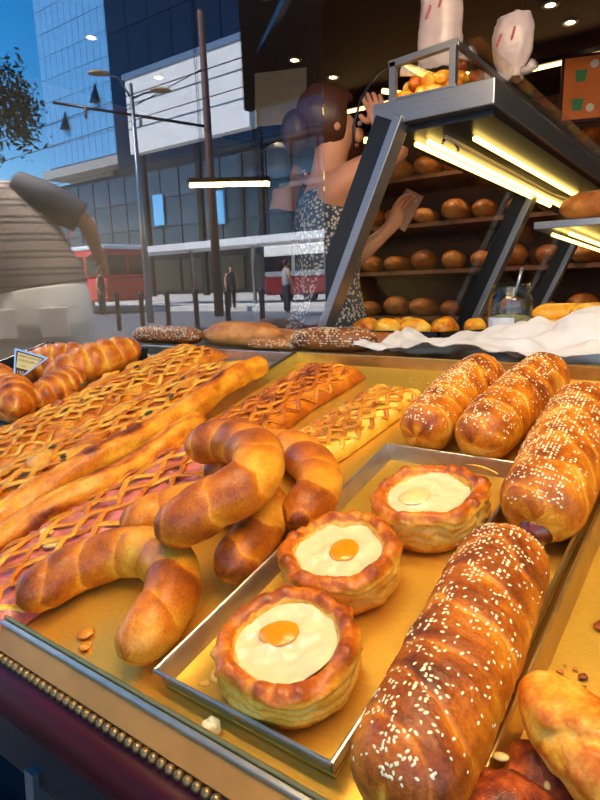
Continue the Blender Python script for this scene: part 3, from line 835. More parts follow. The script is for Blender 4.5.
lump('crumbed_pastry', 'crumb-coated pastry in the very corner below the cheese pastry', -0.030, 0.232, 0.9, 0.045, 0.036, 0.022, 44, M_crumbcoat, 0.2, 60, 0.55)

# crumbs
def crumbs(name, label, spots, m, tone=0.6):
    mbV, mbF, tn = [], [], []
    for i, (x, s, r) in enumerate(spots):
        V, F = blob_mesh(r, r * random.uniform(0.6, 1.1), r * 0.28, i + 50, 0.35, 0.9 / r, 12)
        V = V + np.array([x, s, FLOOR + r * 0.22])
        o = len(mbV); mbV += V.tolist(); mbF += [tuple(q + o for q in f) for f in F]; tn += [tone + random.uniform(-.15, .2)] * len(V)
    o = mk(name, mbV, mbF, m, None, True, tn, mw=TRAY.copy())
    return tag(o, label, 'crumbs', kind='stuff')
sp = [(-0.10, 0.455, .006), (-0.117, 0.392, .003), (-0.10, 0.395, .004), (-0.108, 0.400, .002), (-0.118, 0.366, .004), (-0.06, 0.45, .003)]
sp += [(random.uniform(-0.125, 0.02), random.uniform(0.3, 0.7), random.uniform(.0006, .0018)) for _ in range(60)]
crumbs('pastry_crumbs', 'brown pastry crumbs scattered over the right gold tray', sp, M_puff, 0.7)
sp = [(-0.56, 0.232, .010), (-0.545, 0.222, .007), (-0.39, 0.245, .006), (-0.385, 0.256, .008)]
sp += [(random.uniform(-0.42, -0.24), random.uniform(0.24, 0.66), random.uniform(.0005, .0016)) for _ in range(50)]
crumbs('pastry_flakes', 'golden pastry flakes on the wide tray near the front edge', sp, M_puff, 0.22)
V, F = blob_mesh(0.0085, 0.007, 0.0065, 77, 0.3, 160, 24)
tag(mk('bread_crumb', V + np.array([-0.348, 0.211, FLOOR + 0.006]), F, mat('bread_crumb', rgb(240, 226, 176), 0.8, noise=0.1, scale=300), None, mw=TRAY.copy()), 'pale lump of bread crumb in front of the small tray', 'crumb')
sp = [(random.uniform(-0.62, -0.24), random.uniform(0.68, 0.97), random.uniform(.001, .002)) for _ in range(70)]
o = crumbs('loose_seeds', 'loose sesame seeds fallen on the back of the wide tray', sp, M_seed)

# ------------------------------------------------------------------ shelf behind the trays: loaves, paper, jar
S('trim_2', M_darkmetal, (-1.62, 0.9, 1.095, 1.43, 0.885, 0.925))
tag(MB().box(-1.6, 0.9, 1.17, 1.42, 0.0, 0.885).build('shelf_cabinet', M_darkmetal), 'dark cabinet behind the window carrying the loaves and the paper', 'cabinet')
def loaf(label, x, y, z, rz, L, r, seed, seedy=0, tone0=0.5, m=M_loaf, group='loaves on the shelf behind the window'):
    t = thing('bread_loaf', label, 'bread', at(x, y, z, rz), group)
    k, n = 70, 32
    u = np.linspace(0, 1, k); ph = np.arange(n) / n * 2 * PI
    Uu, Ph = np.meshgrid(u, ph, indexing='ij')
    nz = fbm(np.stack([np.cos(Ph) * 2, np.sin(Ph) * 2, Uu * 6], -1), seed)
    R = r * end_taper(u * L, L, r, 1.6, 1.6)[:, None] * (1 + 0.05 * nz) * (0.88 + 0.12 * np.sin(PI * u))[:, None]
    path = np.stack([(u - 0.5) * L, 0.006 * np.sin(u * 4 + seed), np.full(k, r * 0.85)], 1)
    V, F = body_sweep(path, R, 0.0, 0.85)
    mk('crust', V, F, m, t, True, np.r_[(tone0 + 0.2 * nz + 0.1 * np.sin(Ph)).ravel(), 0.5, 0.5])
    if seedy:
        Vg = V[:-2].reshape(k, n, 3)
        P, N, T = [], [], []
        for _ in range(seedy):
            i = random.randrange(2, k - 2); j = int(random.uniform(-0.08, 0.58) * n) % n
            P.append(Vg[i, j]); N.append(Vg[i, j] - path[i]); T.append(np.array([random.uniform(-1, 1), random.uniform(-1, 1), 0.2]))
        seeds_mesh(P, N, T, 0.0032, 'seeds', M_darkseed, t)
SZ = 0.925
loaf('seed-covered loaf farthest left on the shelf behind the trays', -1.37, 1.180, SZ, 0.25, 0.24, 0.031, 1, 420, 0.75)
loaf('smooth plump brown loaf on the shelf behind the trays', -1.085, 1.185, SZ, 0.2, 0.23, 0.040, 2, 0, 0.25)
loaf('seed-covered loaf next to the white paper', -0.80, 1.175, SZ, 0.35, 0.20, 0.034, 3, 420, 0.75)
loaf('long thin brown loaf at the back of the shelf', -1.17, 1.34, SZ, 0.05, 0.42, 0.028, 4, 0, 0.4)
loaf('flat seeded loaf between the smooth loaf and the paper', -0.94, 1.145, SZ, 0.1, 0.16, 0.018, 5, 150, 0.4)
loaf('brown loaf behind the seed-covered loaf by the paper', -0.82, 1.33, SZ, 0.3, 0.24, 0.026, 6, 0, 0.5)

# crumpled white paper
gx, gy = 70, 44
xs = np.linspace(-0.30, 0.42, gx); ys = np.linspace(-0.10, 0.125, gy)
Y, X = np.meshgrid(ys, xs, indexing='ij')
cr = np.abs(fbm(np.stack([X * 7, Y * 9, X * 0], -1), 3, 4))
z = 0.004 + 0.034 * cr + 0.062 * np.clip((Y + 0.02) / 0.14, 0, 1) * (0.7 + 0.5 * np.sin(X * 11 + 0.5)) + 0.02 * np.clip((-X - 0.2) / 0.1, 0, 1)
top = np.stack([X + 0.02 * vnoise(np.stack([Y * 12, X * 3, X * 0], -1), 4), Y + 0.018 * vnoise(np.stack([X * 9, Y * 2, X * 0], -1), 5), z], -1).reshape(-1, 3)
N_ = gx * gy
Fp = [(i * gx + j, i * gx + j + 1, (i + 1) * gx + j + 1, (i + 1) * gx + j) for i in range(gy - 1) for j in range(gx - 1)]
V = np.vstack([top, top - np.array([0, 0, 0.0015])])
Fp = Fp + [tuple(N_ + q for q in f[::-1]) for f in Fp]
tag(mk('baking_paper', V, Fp, M_paper, None, True, mw=at(-0.40, 1.225, 0.925, 0.02)), 'crumpled white baking paper behind the gold trays', 'paper')

# glass jar with spoon
jr = thing('glass_jar', 'glass jar of spread with a spoon standing in it behind the white paper', 'jar', at(-0.500, 1.47, 0.955))
def lathe(prof, n=36):
    V = [(r * math.cos(2 * PI * j / n), r * math.sin(2 * PI * j / n), z) for r, z in prof for j in range(n)]
    return V, [f[::-1] if False else f for f in grid_faces(len(prof), n)]
V, F = lathe([(0.0, 0.0), (0.046, 0.0), (0.050, 0.006), (0.050, 0.088), (0.046, 0.10), (0.041, 0.106), (0.041, 0.112), (0.044, 0.114), (0.044, 0.119), (0.041, 0.121), (0.041, 0.128), (0.038, 0.128), (0.038, 0.106), (0.045, 0.096), (0.047, 0.088), (0.047, 0.006), (0.0, 0.004)])
mk('glass_body', V, F, M_jarglass, jr)
V, F = lathe([(0.0, 0.005), (0.046, 0.005), (0.046, 0.052), (0.03, 0.056), (0.0, 0.055)])
mk('spread', V, F, mat('olive_spread', rgb(150, 136, 90), 0.5, noise=0.4, scale=40), jr)
MB().tube([(-0.01, 0.0, 0.05), (0.012, 0.004, 0.12), (0.022, 0.006, 0.165)], [0.003, 0.0035, 0.0045], 8).build('spoon', M_inox, jr, True)
V, F = lathe([(0.0503, 0.015), (0.0503, 0.05)], 36)
mk('paper_label', V, [f for f in F if (f[0] % 36) in range(22, 30)], mat('jar_label', rgb(206, 206, 214), 0.6, noise=0.15, scale=60), jr)

# ------------------------------------------------------------------ the glass serving counter inside
ct = thing('glass_counter', 'steel and glass serving counter with slanted posts and light strips inside the shop', 'serving counter', at(-0.8, 1.45, 0.0))
CX, CY = -0.8, 1.45
def lb(x0, x1, y0, y1, z0, z1):
    return (x0 - CX, x1 - CX, y0 - CY, y1 - CY, z0, z1)
MB().box(*lb(-1.08, -0.30, 1.47, 3.9, 0.0, 0.90)).build('cabinet', M_darkmetal, ct)
MB().box(*lb(-1.10, -0.28, 1.45, 3.95, 0.90, 0.935)).build('worktop', M_inox, ct, bevel=0.004)
for y in (1.46, 2.56, 3.42):
    p = MB().bar((-1.076 - CX, y - CY, 0.93), (-0.826 - CX, y - CY, 1.50), 0.06, 0.050, up=(0, 1, 0)).build('post', M_black, ct, bevel=0.003)
    MB().bar((-1.036 - CX, y - 0.004 - CY, 0.93), (-0.786 - CX, y - 0.004 - CY, 1.50), 0.026, 0.052, up=(0, 1, 0)).build('post_face', M_inox, ct, bevel=0.003)
for y0, y1 in ((1.49, 2.53), (2.59, 3.39)):
    MB().add([(-1.088 - CX, y0 - CY, 0.935), (-1.088 - CX, y1 - CY, 0.935), (-0.838 - CX, y1 - CY, 1.49), (-0.838 - CX, y0 - CY, 1.49)], [(0, 1, 2, 3)]).build('slanted_pane', M_cglass, ct)
MB().box(*lb(-0.865, -0.548, 1.44, 3.9, 1.482, 1.540)).build('top_shelf', M_inox, ct, bevel=0.003)
MB().box(*lb(-0.852, -0.56, 1.47, 3.9, 1.466, 1.482)).build('lamp_tray', M_black, ct)
for x, y0, y1 in ((-0.800, 1.56, 2.78), (-0.765, 1.56, 2.9), (-0.655, 1.60, 2.62), (-0.66, 2.72, 3.7)):
    MB().tube([(x - CX, y0 - CY, 1.458), (x - CX, y1 - CY, 1.458)], 0.0075, 8).build('light_strip', M_led, ct, True)
hook = [(-0.73 - CX, 1.62 - CY + 0.05 * math.sin(a), 1.45 + 0.02 * math.cos(a)) for a in np.linspace(-1.5, 1.5, 10)]
MB().tube([(-0.715 - CX, 1.55 - CY, 1.462), (-0.715 - CX, 2.5 - CY, 1.455), (-0.69 - CX, 2.62 - CY, 1.45)], 0.006, 8).build('cable', mat('white_cable', rgb(190, 180, 160), 0.5), ct, True)
MB().tube(hook, 0.004, 6).build('cable_hook', M_inox, ct, True)
# upper glass box on the shelf
b = MB()
for x in (-0.815, -0.655):
    b.bar((x - CX, 1.455 - CY, 1.535), (x - CX, 1.455 - CY, 1.632), 0.016, 0.016, up=(0, 1, 0))
b.bar((-0.825 - CX, 1.455 - CY, 1.628), (-0.645 - CX, 1.455 - CY, 1.640), 0.016)
b.bar((-0.825 - CX, 1.455 - CY, 1.541), (-0.645 - CX, 1.455 - CY, 1.541), 0.012)
b.bar((-0.650 - CX, 1.455 - CY, 1.638), (-0.650 - CX, 3.3 - CY, 1.638), 0.012)
b.build('box_frame', M_inox, ct)
MB().tube([(-0.93 - CX, 1.455 - CY, 1.44), (-0.932 - CX, 1.455 - CY, 1.50), (-0.91 - CX, 1.455 - CY, 1.565), (-0.865 - CX, 1.455 - CY, 1.615), (-0.82 - CX, 1.455 - CY, 1.636), (-0.65 - CX, 1.455 - CY, 1.646)], 0.0035, 8).build('curved_rail', M_darkmetal, ct, True)
MB().box(*lb(-0.652, -0.648, 1.47, 3.3, 1.537, 1.632)).build('box_side_pane', M_cglass, ct)
MB().box(*lb(-0.82, -0.60, 1.47, 3.3, 1.643, 1.647)).build('box_top_pane', M_cglass, ct)
MB().tube([(-0.93 - CX, 1.50 - CY, 1.47), (-0.81 - CX, 1.53 - CY, 1.545)], 0.006, 6)
for x0, y0, z0, x1, y1, z1 in ((-0.905, 1.56, 1.612, -0.805, 1.84, 1.630), (-0.885, 1.56, 1.606, -0.785, 1.84, 1.624)):
    MB().tube([(x0 - CX, y0 - CY, z0), (x1 - CX, y1 - CY, z1)], 0.007, 8).build('light_strip', M_led, ct, True)
MB().tube([(-0.925 - CX, 1.50 - CY, 1.475), (-0.87 - CX, 1.52 - CY, 1.468)], 0.008, 8).build('light_strip', M_led, ct, True)
# mid shelf
MB().box(*lb(-0.62, -0.30, 2.0, 3.6, 1.268, 1.290)).build('mid_shelf', M_inox, ct, bevel=0.002)
for x in (-0.57, -0.52):
    MB().tube([(x - CX, 2.03 - CY, 1.252), (x - CX, 3.4 - CY, 1.252)], 0.006, 8).build('light_strip', M_led, ct, True)
for y in (2.02, 3.5):
    MB().box(*lb(-0.315, -0.30, y, y + 0.02, 0.93, 1.49)).build('rear_post', M_inox, ct)

def bun(name, label, x, y, z, rz, rx, ry, rz_, seed, m, tone0, group):
    V, F = blob_mesh(rx, ry, rz_, seed, 0.14, 1.2 / rx, 28)
    V[:, 2] += rz_ * 0.8; V[:, 2] = np.maximum(V[:, 2], 0)
    o = mk(name, V, F, m, None, True, tone0 + 0.22 * fbm(V * 60, seed), mw=at(x, y, z, rz))
    return tag(o, label, 'pastry', group)
# small pastries in the upper box
random.seed(3)
for i in range(53):
    if i < 14:
        px_, py_, pz_ = -0.795 + (i % 7) * 0.020, 1.495 + 0.02 * (i % 2), 1.541 + 0.026 * (i // 7)
        lab_ = 'small crisp pastry heaped at the end of the glass box on the counter'
    else:
        px_, py_, pz_ = -0.682 + 0.008 * (i % 2), 1.54 + ((i - 14) % 13) * 0.10, 1.541 + 0.030 * ((i - 14) // 13)
        lab_ = 'small crisp pastry heaped along the side of the glass box on the counter'
    bun('small_pastry', lab_, px_, py_, pz_, random.random() * 3, 0.030, 0.019, 0.019, i, M_puff if i % 3 else M_lat, random.uniform(0.3, 0.75), 'small pastries in the upper glass box')
# trays of pastries on the worktop
def flat_tray(label, x, y, z, w, l, m=M_pan):
    t = thing('serving_tray', label, 'tray', at(x, y, z))
    MB().box(-w / 2, w / 2, -l / 2, l / 2, 0, 0.004).build('base', m, t)
    b = MB()
    b.box(-w / 2, w / 2, -l / 2, -l / 2 + .006, 0.004, 0.03); b.box(-w / 2, w / 2, l / 2 - .006, l / 2, 0.004, 0.03)
    b.box(-w / 2, -w / 2 + .006, -l / 2, l / 2, 0.004, 0.03); b.box(w / 2 - .006, w / 2, -l / 2, l / 2, 0.004, 0.03)
    b.build('rim', m, t)
flat_tray('dark serving tray of golden pastries behind the slanted post', -0.88, 1.80, 0.936, 0.36, 0.56)
flat_tray('dark serving tray of long pastries at the right behind the jar', -0.45, 2.05, 0.936, 0.30, 0.9)
for i, (x, y) in enumerate(((-0.98, 1.62), (-0.90, 1.60), (-0.93, 1.72), (-0.84, 1.66), (-0.80, 1.78), (-0.95, 1.84), (-0.86, 1.90), (-0.78, 1.97))):
    bun('golden_pastry', 'golden puff pastry on the dark serving tray inside the counter', x, y, 0.942, i * 1.1, 0.045, 0.034, 0.032, 60 + i, M_lat, 0.3 if i % 2 else 0.55, 'golden pastries in the counter')
for i, (x, y, z) in enumerate(((-0.53, 1.78, 0.942), (-0.42, 1.74, 0.942), (-0.50, 1.95, 0.942), (-0.39, 1.95, 0.942), (-0.46, 1.84, 0.985), (-0.37, 1.84, 0.985), (-0.50, 2.2, 0.942), (-0.38, 2.2, 0.942))):
    loaf('long golden pastry in the pile behind the jar', x, y, z, 0.2 + 0.3 * (i % 3), 0.20, 0.034, 70 + i, 0, 0.25, M_lat, 'long pastries behind the jar')
# loaves on the mid shelf and beyond
for i in range(7):
    loaf('round brown loaf on the mid shelf of the counter', -0.47 + 0.03 * (i % 2), 2.12 + i * 0.2, 1.292, 0.4 * (i % 3), 0.22, 0.055, 90 + i, 0, 0.5, M_loaf, 'loaves on the mid shelf')
# paper roll on the right
V, F = lathe([(0.0, 0.0), (0.028, 0.0), (0.031, 0.004), (0.031, 0.10), (0.027, 0.104), (0.0, 0.104)], 24)
tag(mk('paper_cup', V, F, M_plastic, None, True, mw=at(-0.335, 1.62, 0.965) @ Matrix.Rotation(1.2, 4, 'Y')), 'white paper-wrapped roll lying on the pastries at the right edge', 'paper roll')

# bread rack along the back wall
rk = thing('bread_rack', 'wooden bread rack full of loaves against the back wall', 'rack', at(-1.9, 4.6, 0))
for z in (0.95, 1.3, 1.65, 2.0):
    MB().box(-1.0, 1.7, -0.2, 0.3, z, z + 0.03).build('shelf', M_wood, rk)
for x in (-1.0, 1.67):
    MB().box(x, x + 0.03, -0.2, 0.3, 0, 2.4).build('upright', M_wood, rk)
for zi, z in enumerate((0.98, 1.33, 1.68, 2.03)):
    for i in range(11):
        loaf('brown loaf on the %s shelf of the bread rack at the back wall' % ('lowest', 'second lowest', 'second highest', 'highest')[zi], -2.70 + i * 0.235 + 0.01 * ((i * 7 + zi) % 3), 4.52, z, PI / 2 + 0.12 * math.sin(i * 2.3 + zi), 0.26 + 0.05 * ((i + zi) % 3), 0.072 + 0.012 * ((i * 5 + zi) % 3), 120 + zi * 12 + i, 0, 0.25 + 0.13 * ((i + zi) % 4), M_loaf, 'loaves on the back rack')
rl = thing('added_rack_lamp', 'added warm strip that lights the bread rack', 'lamp', at(-1.7, 4.1, 2.5))  # strip added to lift the dim rack and its loaves
MB().box(-1.2, 1.5, -0.02, 0.02, 0, 0.03).build('housing', M_darkmetal, rl)
MB().tube([(-1.2, 0, -0.012), (1.5, 0, -0.012)], 0.012, 8).build('tube', mat('added_rack_tube', rgb(255, 220, 150), 0.5, emit=(rgb(255, 200, 120), 7.0)), rl, True)

# plastic bags of rolls on the counter box
def bag(label, x, y, z, pts, seed, prints):
    t = thing('plastic_bag', label, 'bag', at(x, y, z))
    P = np.array(pts, float)
    k, n = 40, 36
    u = np.linspace(0, 1, k); uu = np.linspace(0, 1, len(P))
    rx = np.interp(u, uu, P[:, 1]); zz = np.interp(u, uu, P[:, 0])
    ph = np.arange(n) / n * 2 * PI
    nz = fbm(np.stack([np.cos(ph)[None] * 2 + zz[:, None] * 0, np.sin(ph)[None] * 2 + zz[:, None] * 0, zz[:, None] * 22 + ph[None] * 0], -1), seed, 3)
    R = rx[:, None] * (1 + 0.10 * nz)
    V = np.stack([R * np.cos(ph), R * 0.7 * np.sin(ph), zz[:, None] + 0.006 * nz], -1).reshape(-1, 3)
    mk('film', V, [f for f in grid_faces(k, n)], M_plastic, t)
    for sx in (-1, 1):
        MB().tube([(sx * P[0, 1] * 0.7, 0, 0.02), (sx * P[0, 1] * 1.4, -0.01, 0.012), (sx * P[0, 1] * 2.0, -0.02, 0.022)], [0.014, 0.010, 0.016], 10).build('knot_ear', M_plastic, t, True)
    for (a, c, w) in prints:
        m_ = MB(); m_.tube([(a, -rx.max() * 0.74, c), (a + w, -rx.max() * 0.735, c + 0.03)], 0.003, 6)
        m_.build('red_print', mat('red_print', rgb(170, 70, 80), 0.5), t)
bag('tall white plastic bag standing on the counter box', -0.770, 1.62, 1.648, [(0, 0.050), (0.03, 0.058), (0.10, 0.055), (0.2, 0.062), (0.27, 0.05), (0.28, 0.0)], 5, ((-0.02, 0.12, 0.012), (0.015, 0.14, 0.01)))
bag('small white plastic bag with red print slumped beside the tall bag', -0.640, 1.80, 1.650, [(0, 0.034), (0.02, 0.034), (0.06, 0.05), (0.12, 0.055), (0.16, 0.045), (0.175, 0.0)], 6, ((-0.03, 0.08, 0.012), (0.01, 0.09, 0.008)))

# ceiling spots
for x, y in ((-2.58, 3.33), (-2.55, 3.72), (-3.32, 2.35), (-1.08, 3.57), (-1.05, 3.84), (-2.2, 2.6), (-3.5, 3.0), (-1.8, 4.2), (-0.4, 3.0)):
    t = thing('ceiling_spot', 'small round warm spot lamp recessed in the dark shop ceiling', 'lamp', at(x, y, 2.6), 'recessed spots in the shop ceiling')
    V, F = lathe([(0.026, -0.004), (0.040, -0.008), (0.044, 0.0)], 20); mk('ring', V, F, M_inox, t)
    V, F = lathe([(0.0, -0.003), (0.027, -0.003)], 20); mk('lens', V, F, M_spot, t)
    l = bpy.data.lights.new('spot_light', 'SPOT'); l.energy = 30; l.color = (1, 0.8, 0.55); l.spot_size = 1.7; l.spot_blend = 0.7; l.shadow_soft_size = 0.03
    lo = bpy.data.objects.new('spot_light', l); COL.objects.link(lo); lo.parent = t; lo.location = (0, 0, -0.02)

# posters
pp = thing('menu_poster', 'orange drinks poster with green cups hanging at the back right', 'poster', at(-0.76, 3.6, 2.15, math.radians(18)))
MB().box(-0.23, 0.23, 0.0, 0.02, -0.15, 0.15).build('board', mat('poster_orange', rgb(226, 110, 20), 0.5), pp)
MB().box(-0.245, 0.245, 0.004, 0.03, -0.165, 0.165).build('frame', M_cherry, pp)
def cup(x, z, s, c):
    MB().add([(x - s * .5, -0.003, z - s * .7), (x + s * .5, -0.003, z - s * .7), (x + s * .7, -0.003, z + s * .7), (x - s * .7, -0.003, z + s * .7)] + [(x - s * .5, 0.0, z - s * .7), (x + s * .5, 0.0, z - s * .7), (x + s * .7, 0, z + s * .7), (x - s * .7, 0, z + s * .7)], [(0, 1, 2, 3), (0, 4, 5, 1), (1, 5, 6, 2), (2, 6, 7, 3), (3, 7, 4, 0)]).build('cup_print', c, pp)
G1 = mat('print_green', rgb(60, 130, 70), 0.5); G2 = mat('print_white', rgb(236, 222, 200), 0.5)
for i, (x, z, c) in enumerate(((-0.15, 0.06, G1), (-0.03, 0.06, G2), (-0.16, -0.08, G1), (-0.02, -0.08, G2), (0.1, 0.06, G1), (0.1, -0.08, G2), (0.18, 0.0, G1))):
    cup(x, z, 0.042, c)
for x, z in ((-0.09, 0.11), (0.03, 0.11), (-0.10, -0.1), (0.05, -0.05)):
    V, F = lathe([(0.0, 0.0), (0.02, 0.0)], 16)
    mk('price_dot', V, F, G2, pp, False, mw=Matrix.Translation((x, -0.004, z)) @ Matrix.Rotation(PI / 2, 4, 'X'))
tag(MB().box(-0.16, 0.16, 0, 0.006, -0.15, 0.15).build('wall_notice', mat('notice_paper', rgb(170, 150, 120), 0.7, noise=0.08, scale=20), mw=at(-2.43, 3.0, 2.26, math.radians(20))), 'beige printed notice hanging behind the woman', 'notice')

# ------------------------------------------------------------------ people
def loft(name, rings, m, parent, n=28, cap=True, fold=0.0, seed=0):
    """closed garment tube from rings (cx, cy, cz, rx, ry)"""
    R = np.array(rings, float)
    k = max(24, len(R) * 6)
    u = np.linspace(0, 1, k); uu = np.linspace(0, 1, len(R))
    Q = np.stack([np.interp(u, uu, R[:, j]) for j in range(5)], 1)
    for _ in range(3):
        Q[1:-1] = (Q[:-2] + 2 * Q[1:-1] + Q[2:]) / 4
    ph = np.arange(n) / n * 2 * PI
    f = 1 + fold * np.sin(ph[None] * 7 + seed + Q[:, 2:3] * 5) * np.linspace(0, 1, k)[:, None]
    V = np.stack([Q[:, 0:1] + Q[:, 3:4] * np.cos(ph) * f, Q[:, 1:2] + Q[:, 4:5] * np.sin(ph) * f, Q[:, 2:3] + 0 * ph], -1).reshape(-1, 3)
    F = grid_faces(k, n)
    if cap:
        F += [tuple(range(n))[::-1], tuple((k - 1) * n + j for j in range(n))]
    return mk(name, V, F, m, parent)

def limb_sleeve(name, pts, radii, m, parent):
    P, L = catmull(np.array(pts), 24)
    r = np.interp(np.linspace(0, 1, 24), np.linspace(0, 1, len(radii)), radii)
    V, F = sweep_simple(P, r, 20)
    return mk(name, V, F, m, parent)

def skin_body(parent, verts, edges, radii, m, name='body'):
    me = bpy.data.meshes.new(name)
    me.from_pydata(verts, edges, [])
    me.materials.append(m)
    o = ob(name, me, parent)
    md = o.modifiers.new('skin', 'SKIN')
    md.use_smooth_shade = True
    sv = me.skin_vertices[0].data
    for i, r in enumerate(radii):
        sv[i].radius = r if isinstance(r, tuple) else (r, r)
    sv[0].use_root = True
    s = o.modifiers.new('sub', 'SUBSURF'); s.levels = 2; s.render_levels = 2
    return o

def make_person(name, label, mw, arms, group=None, s=1.0, skin=None, hands=True):
    """figure facing local -y; arms = ((elbow, wrist, finger_dir), ...) for x<0 then x>0"""
    t = thing(name, label, 'person', mw, group)
    v = [(0, 0, .95), (0, .01, 1.12), (0, .005, 1.32), (0, .01, 1.46), (0, -.005, 1.54), (0, -.02, 1.61), (0, -.012, 1.68)]
    e = [(0, 1), (1, 2), (2, 3), (3, 4), (4, 5), (5, 6)]
    r = [(.135, .10), (.115, .085), (.135, .095), (.058, .055), (.052, .056), (.074, .088), (.062, .075)]
    def add(p, par, rad):
        v.append(tuple(p)); r.append(rad); e.append((par, len(v) - 1)); return len(v) - 1
    for sx in (-1, 1):
        h = add((sx * .09, 0, .88), 0, .088); k = add((sx * .10, -.015, .50), h, .058); k2 = add((sx * .10, .015, .34), k, .056); a = add((sx * .10, .02, .09), k2, .036)
        add((sx * .105, -.07, .045), a, .036); add((sx * .11, -.15, .03), len(v) - 1, .03)
    for sx, (el, wr, fd) in zip((-1, 1), arms):
        sh = add((sx * .17, .01, 1.41), 2, .055)
        el_i = add(el, sh, .041); m_ = (np.array(el) * .6 + np.array(wr) * .4); mi = add(m_, el_i, .038); w = add(wr, mi, .026)
        fd = Vector(fd).normalized(); side = fd.cross(Vector((sx, 0.3, 0.2))).normalized()
        W = Vector(wr)
        pm = add(W + fd * .05, w, (.034, .022))
        if hands:
            curl = fd.cross(side).normalized()
            for q, (off, ln) in enumerate(((-.026, .062), (-.009, .072), (.009, .068), (.026, .054))):
                b0 = add(W + fd * .085 + side * off, pm, .0095)
                b1 = add(W + fd * (.085 + ln * .55) + side * off * 1.1 + curl * .012, b0, .0085)
                add(W + fd * (.085 + ln * .9) + side * off * 1.1 + curl * .034, b1, .0075)
            t0 = add(W + fd * .03 + side * -.034 + curl * .01, pm, .011); add(W + fd * .07 + side * -.052 + curl * .022, t0, .009)
        else:
            add(W + fd * .13, pm, .016)
    o = skin_body(t, [tuple(np.array(p) * s) for p in v], e, [tuple(np.array(q) * s) if isinstance(q, tuple) else q * s for q in r], skin or M_skin)
    # face and ears
    fm = skin or M_skin
    for sx in (-1, 1):
        V, F = blob_mesh(.010 * s, .018 * s, .030 * s, 3, .1, 30, 14); mk('ear', V + np.array([sx * .078, .0, 1.625]) * s, F, fm, t)
        V, F = blob_mesh(.014 * s, .008 * s, .008 * s, 3, .0, 30, 14); ey = mk('eye', V + np.array([sx * .032, -.098, 1.635]) * s, F, mat('eye_white', rgb(230, 225, 220), 0.3), t)
        V, F = blob_mesh(.006 * s, .004 * s, .006 * s, 3, .0, 30, 10); mk('iris', V + np.array([sx * .032, -.105, 1.635]) * s, F, M_black, ey)
    V, F = blob_mesh(.013 * s, .02 * s, .026 * s, 3, .05, 30, 14); mk('nose', V + np.array([0, -.105, 1.607]) * s, F, fm, t)
    V, F = blob_mesh(.024 * s, .010 * s, .008 * s, 3, .05, 30, 14); mk('mouth', V + np.array([0, -.096, 1.567]) * s, F, mat('lips', rgb(160, 78, 72), 0.4), t)
    return t

def hair_cap(t, s, m, back=0.02, drop=0.0, seed=2):
    n = 40
    V, F = blob_mesh(.094, .112, .112, seed, .05, 22, n)
    # face side pulled in so that the face stays free
    face = (V[:, 1] < -0.045) & (V[:, 2] < 0.055)
    V[face, 1] = -0.045 + (V[face, 1] + 0.045) * 0.25
    low = V[:, 2] < -0.02
    V[low, 2] = V[low, 2] * (1 + drop)
    mk('hair', (V + np.array([0, .012, 1.655])) * s, F, m, t)

# woman inside the shop, one hand raised to her head, a wallet in the other
W_S = 1.03
wm = make_person('person', 'woman in a flowered sleeveless dress behind the slanted post, one hand raised to her head',
                 at(-1.335, 1.93, 0, math.radians(142)), (((-.24, -.17, 1.50), (-.13, -.13, 1.60), (0.35, 0.1, 1)), ((.17, -.12, 1.16), (.10, -.27, 1.30), (-.15, -.45, .9))), s=W_S)
M_flower = new_mat('flowered_cloth')[0]
_t = M_flower.node_tree; _b = _t.nodes['Principled BSDF']
_tc = _t.nodes.new('ShaderNodeTexCoord'); _vo = _t.nodes.new('ShaderNodeTexVoronoi'); _vo.inputs['Scale'].default_value = 85; _vo.inputs['Randomness'].default_value = 1
_rp = _t.nodes.new('ShaderNodeValToRGB'); _rp.color_ramp.elements[0].position = 0.32; _rp.color_ramp.elements[0].color = rgb(186, 176, 162); _rp.color_ramp.elements[1].position = 0.5; _rp.color_ramp.elements[1].color = rgb(50, 54, 74)
_t.links.new(_tc.outputs['Object'], _vo.inputs['Vector']); _t.links.new(_vo.outputs['Distance'], _rp.inputs[0]); _t.links.new(_rp.outputs[0], _b.inputs['Base Color']); _b.inputs['Roughness'].default_value = 0.8
loft('dress', [(0, .005, z * W_S, a * W_S, c * W_S) for z, a, c in ((1.40, .145, .088), (1.36, .158, .108), (1.30, .160, .128), (1.22, .145, .122), (1.10, .130, .112), (1.0, .155, .132), (.90, .182, .148), (.75, .20, .165), (.50, .235, .20))], M_flower, wm, fold=0.05)
for sx in (-1, 1):
    MB().tube([(sx * .10 * W_S, -.085 * W_S, 1.37 * W_S), (sx * .105 * W_S, -.02 * W_S, 1.475 * W_S), (sx * .09 * W_S, .085 * W_S, 1.38 * W_S)], .012, 8).build('strap', M_flower, wm, True)
hair_cap(wm, W_S, M_hair)
V, F = blob_mesh(.055, .05, .075, 4, .12, 20, 28); mk('hair_bun', (V + np.array([0, .125, 1.60])) * W_S, F, M_hair, wm)
wl = MB().box(-.038, .038, -.006, .006, -.075, .075).build('wallet', mat('tan_leather', rgb(150, 106, 82), 0.5, noise=0.12, scale=30), bevel=.004)
wp = Vector((.085 * W_S, -.33 * W_S, 1.37 * W_S)); wp.rotate(Matrix.Rotation(math.radians(142), 3, 'Z')); wp += Vector((-1.335, 1.93, 0))
wl.matrix_world = Matrix.Translation(wp) @ Matrix.Rotation(math.radians(20), 4, 'Z') @ Matrix.Rotation(math.radians(28), 4, 'Y')
tag(wl, 'tan leather wallet held in the hand of the woman in the flowered dress', 'wallet')

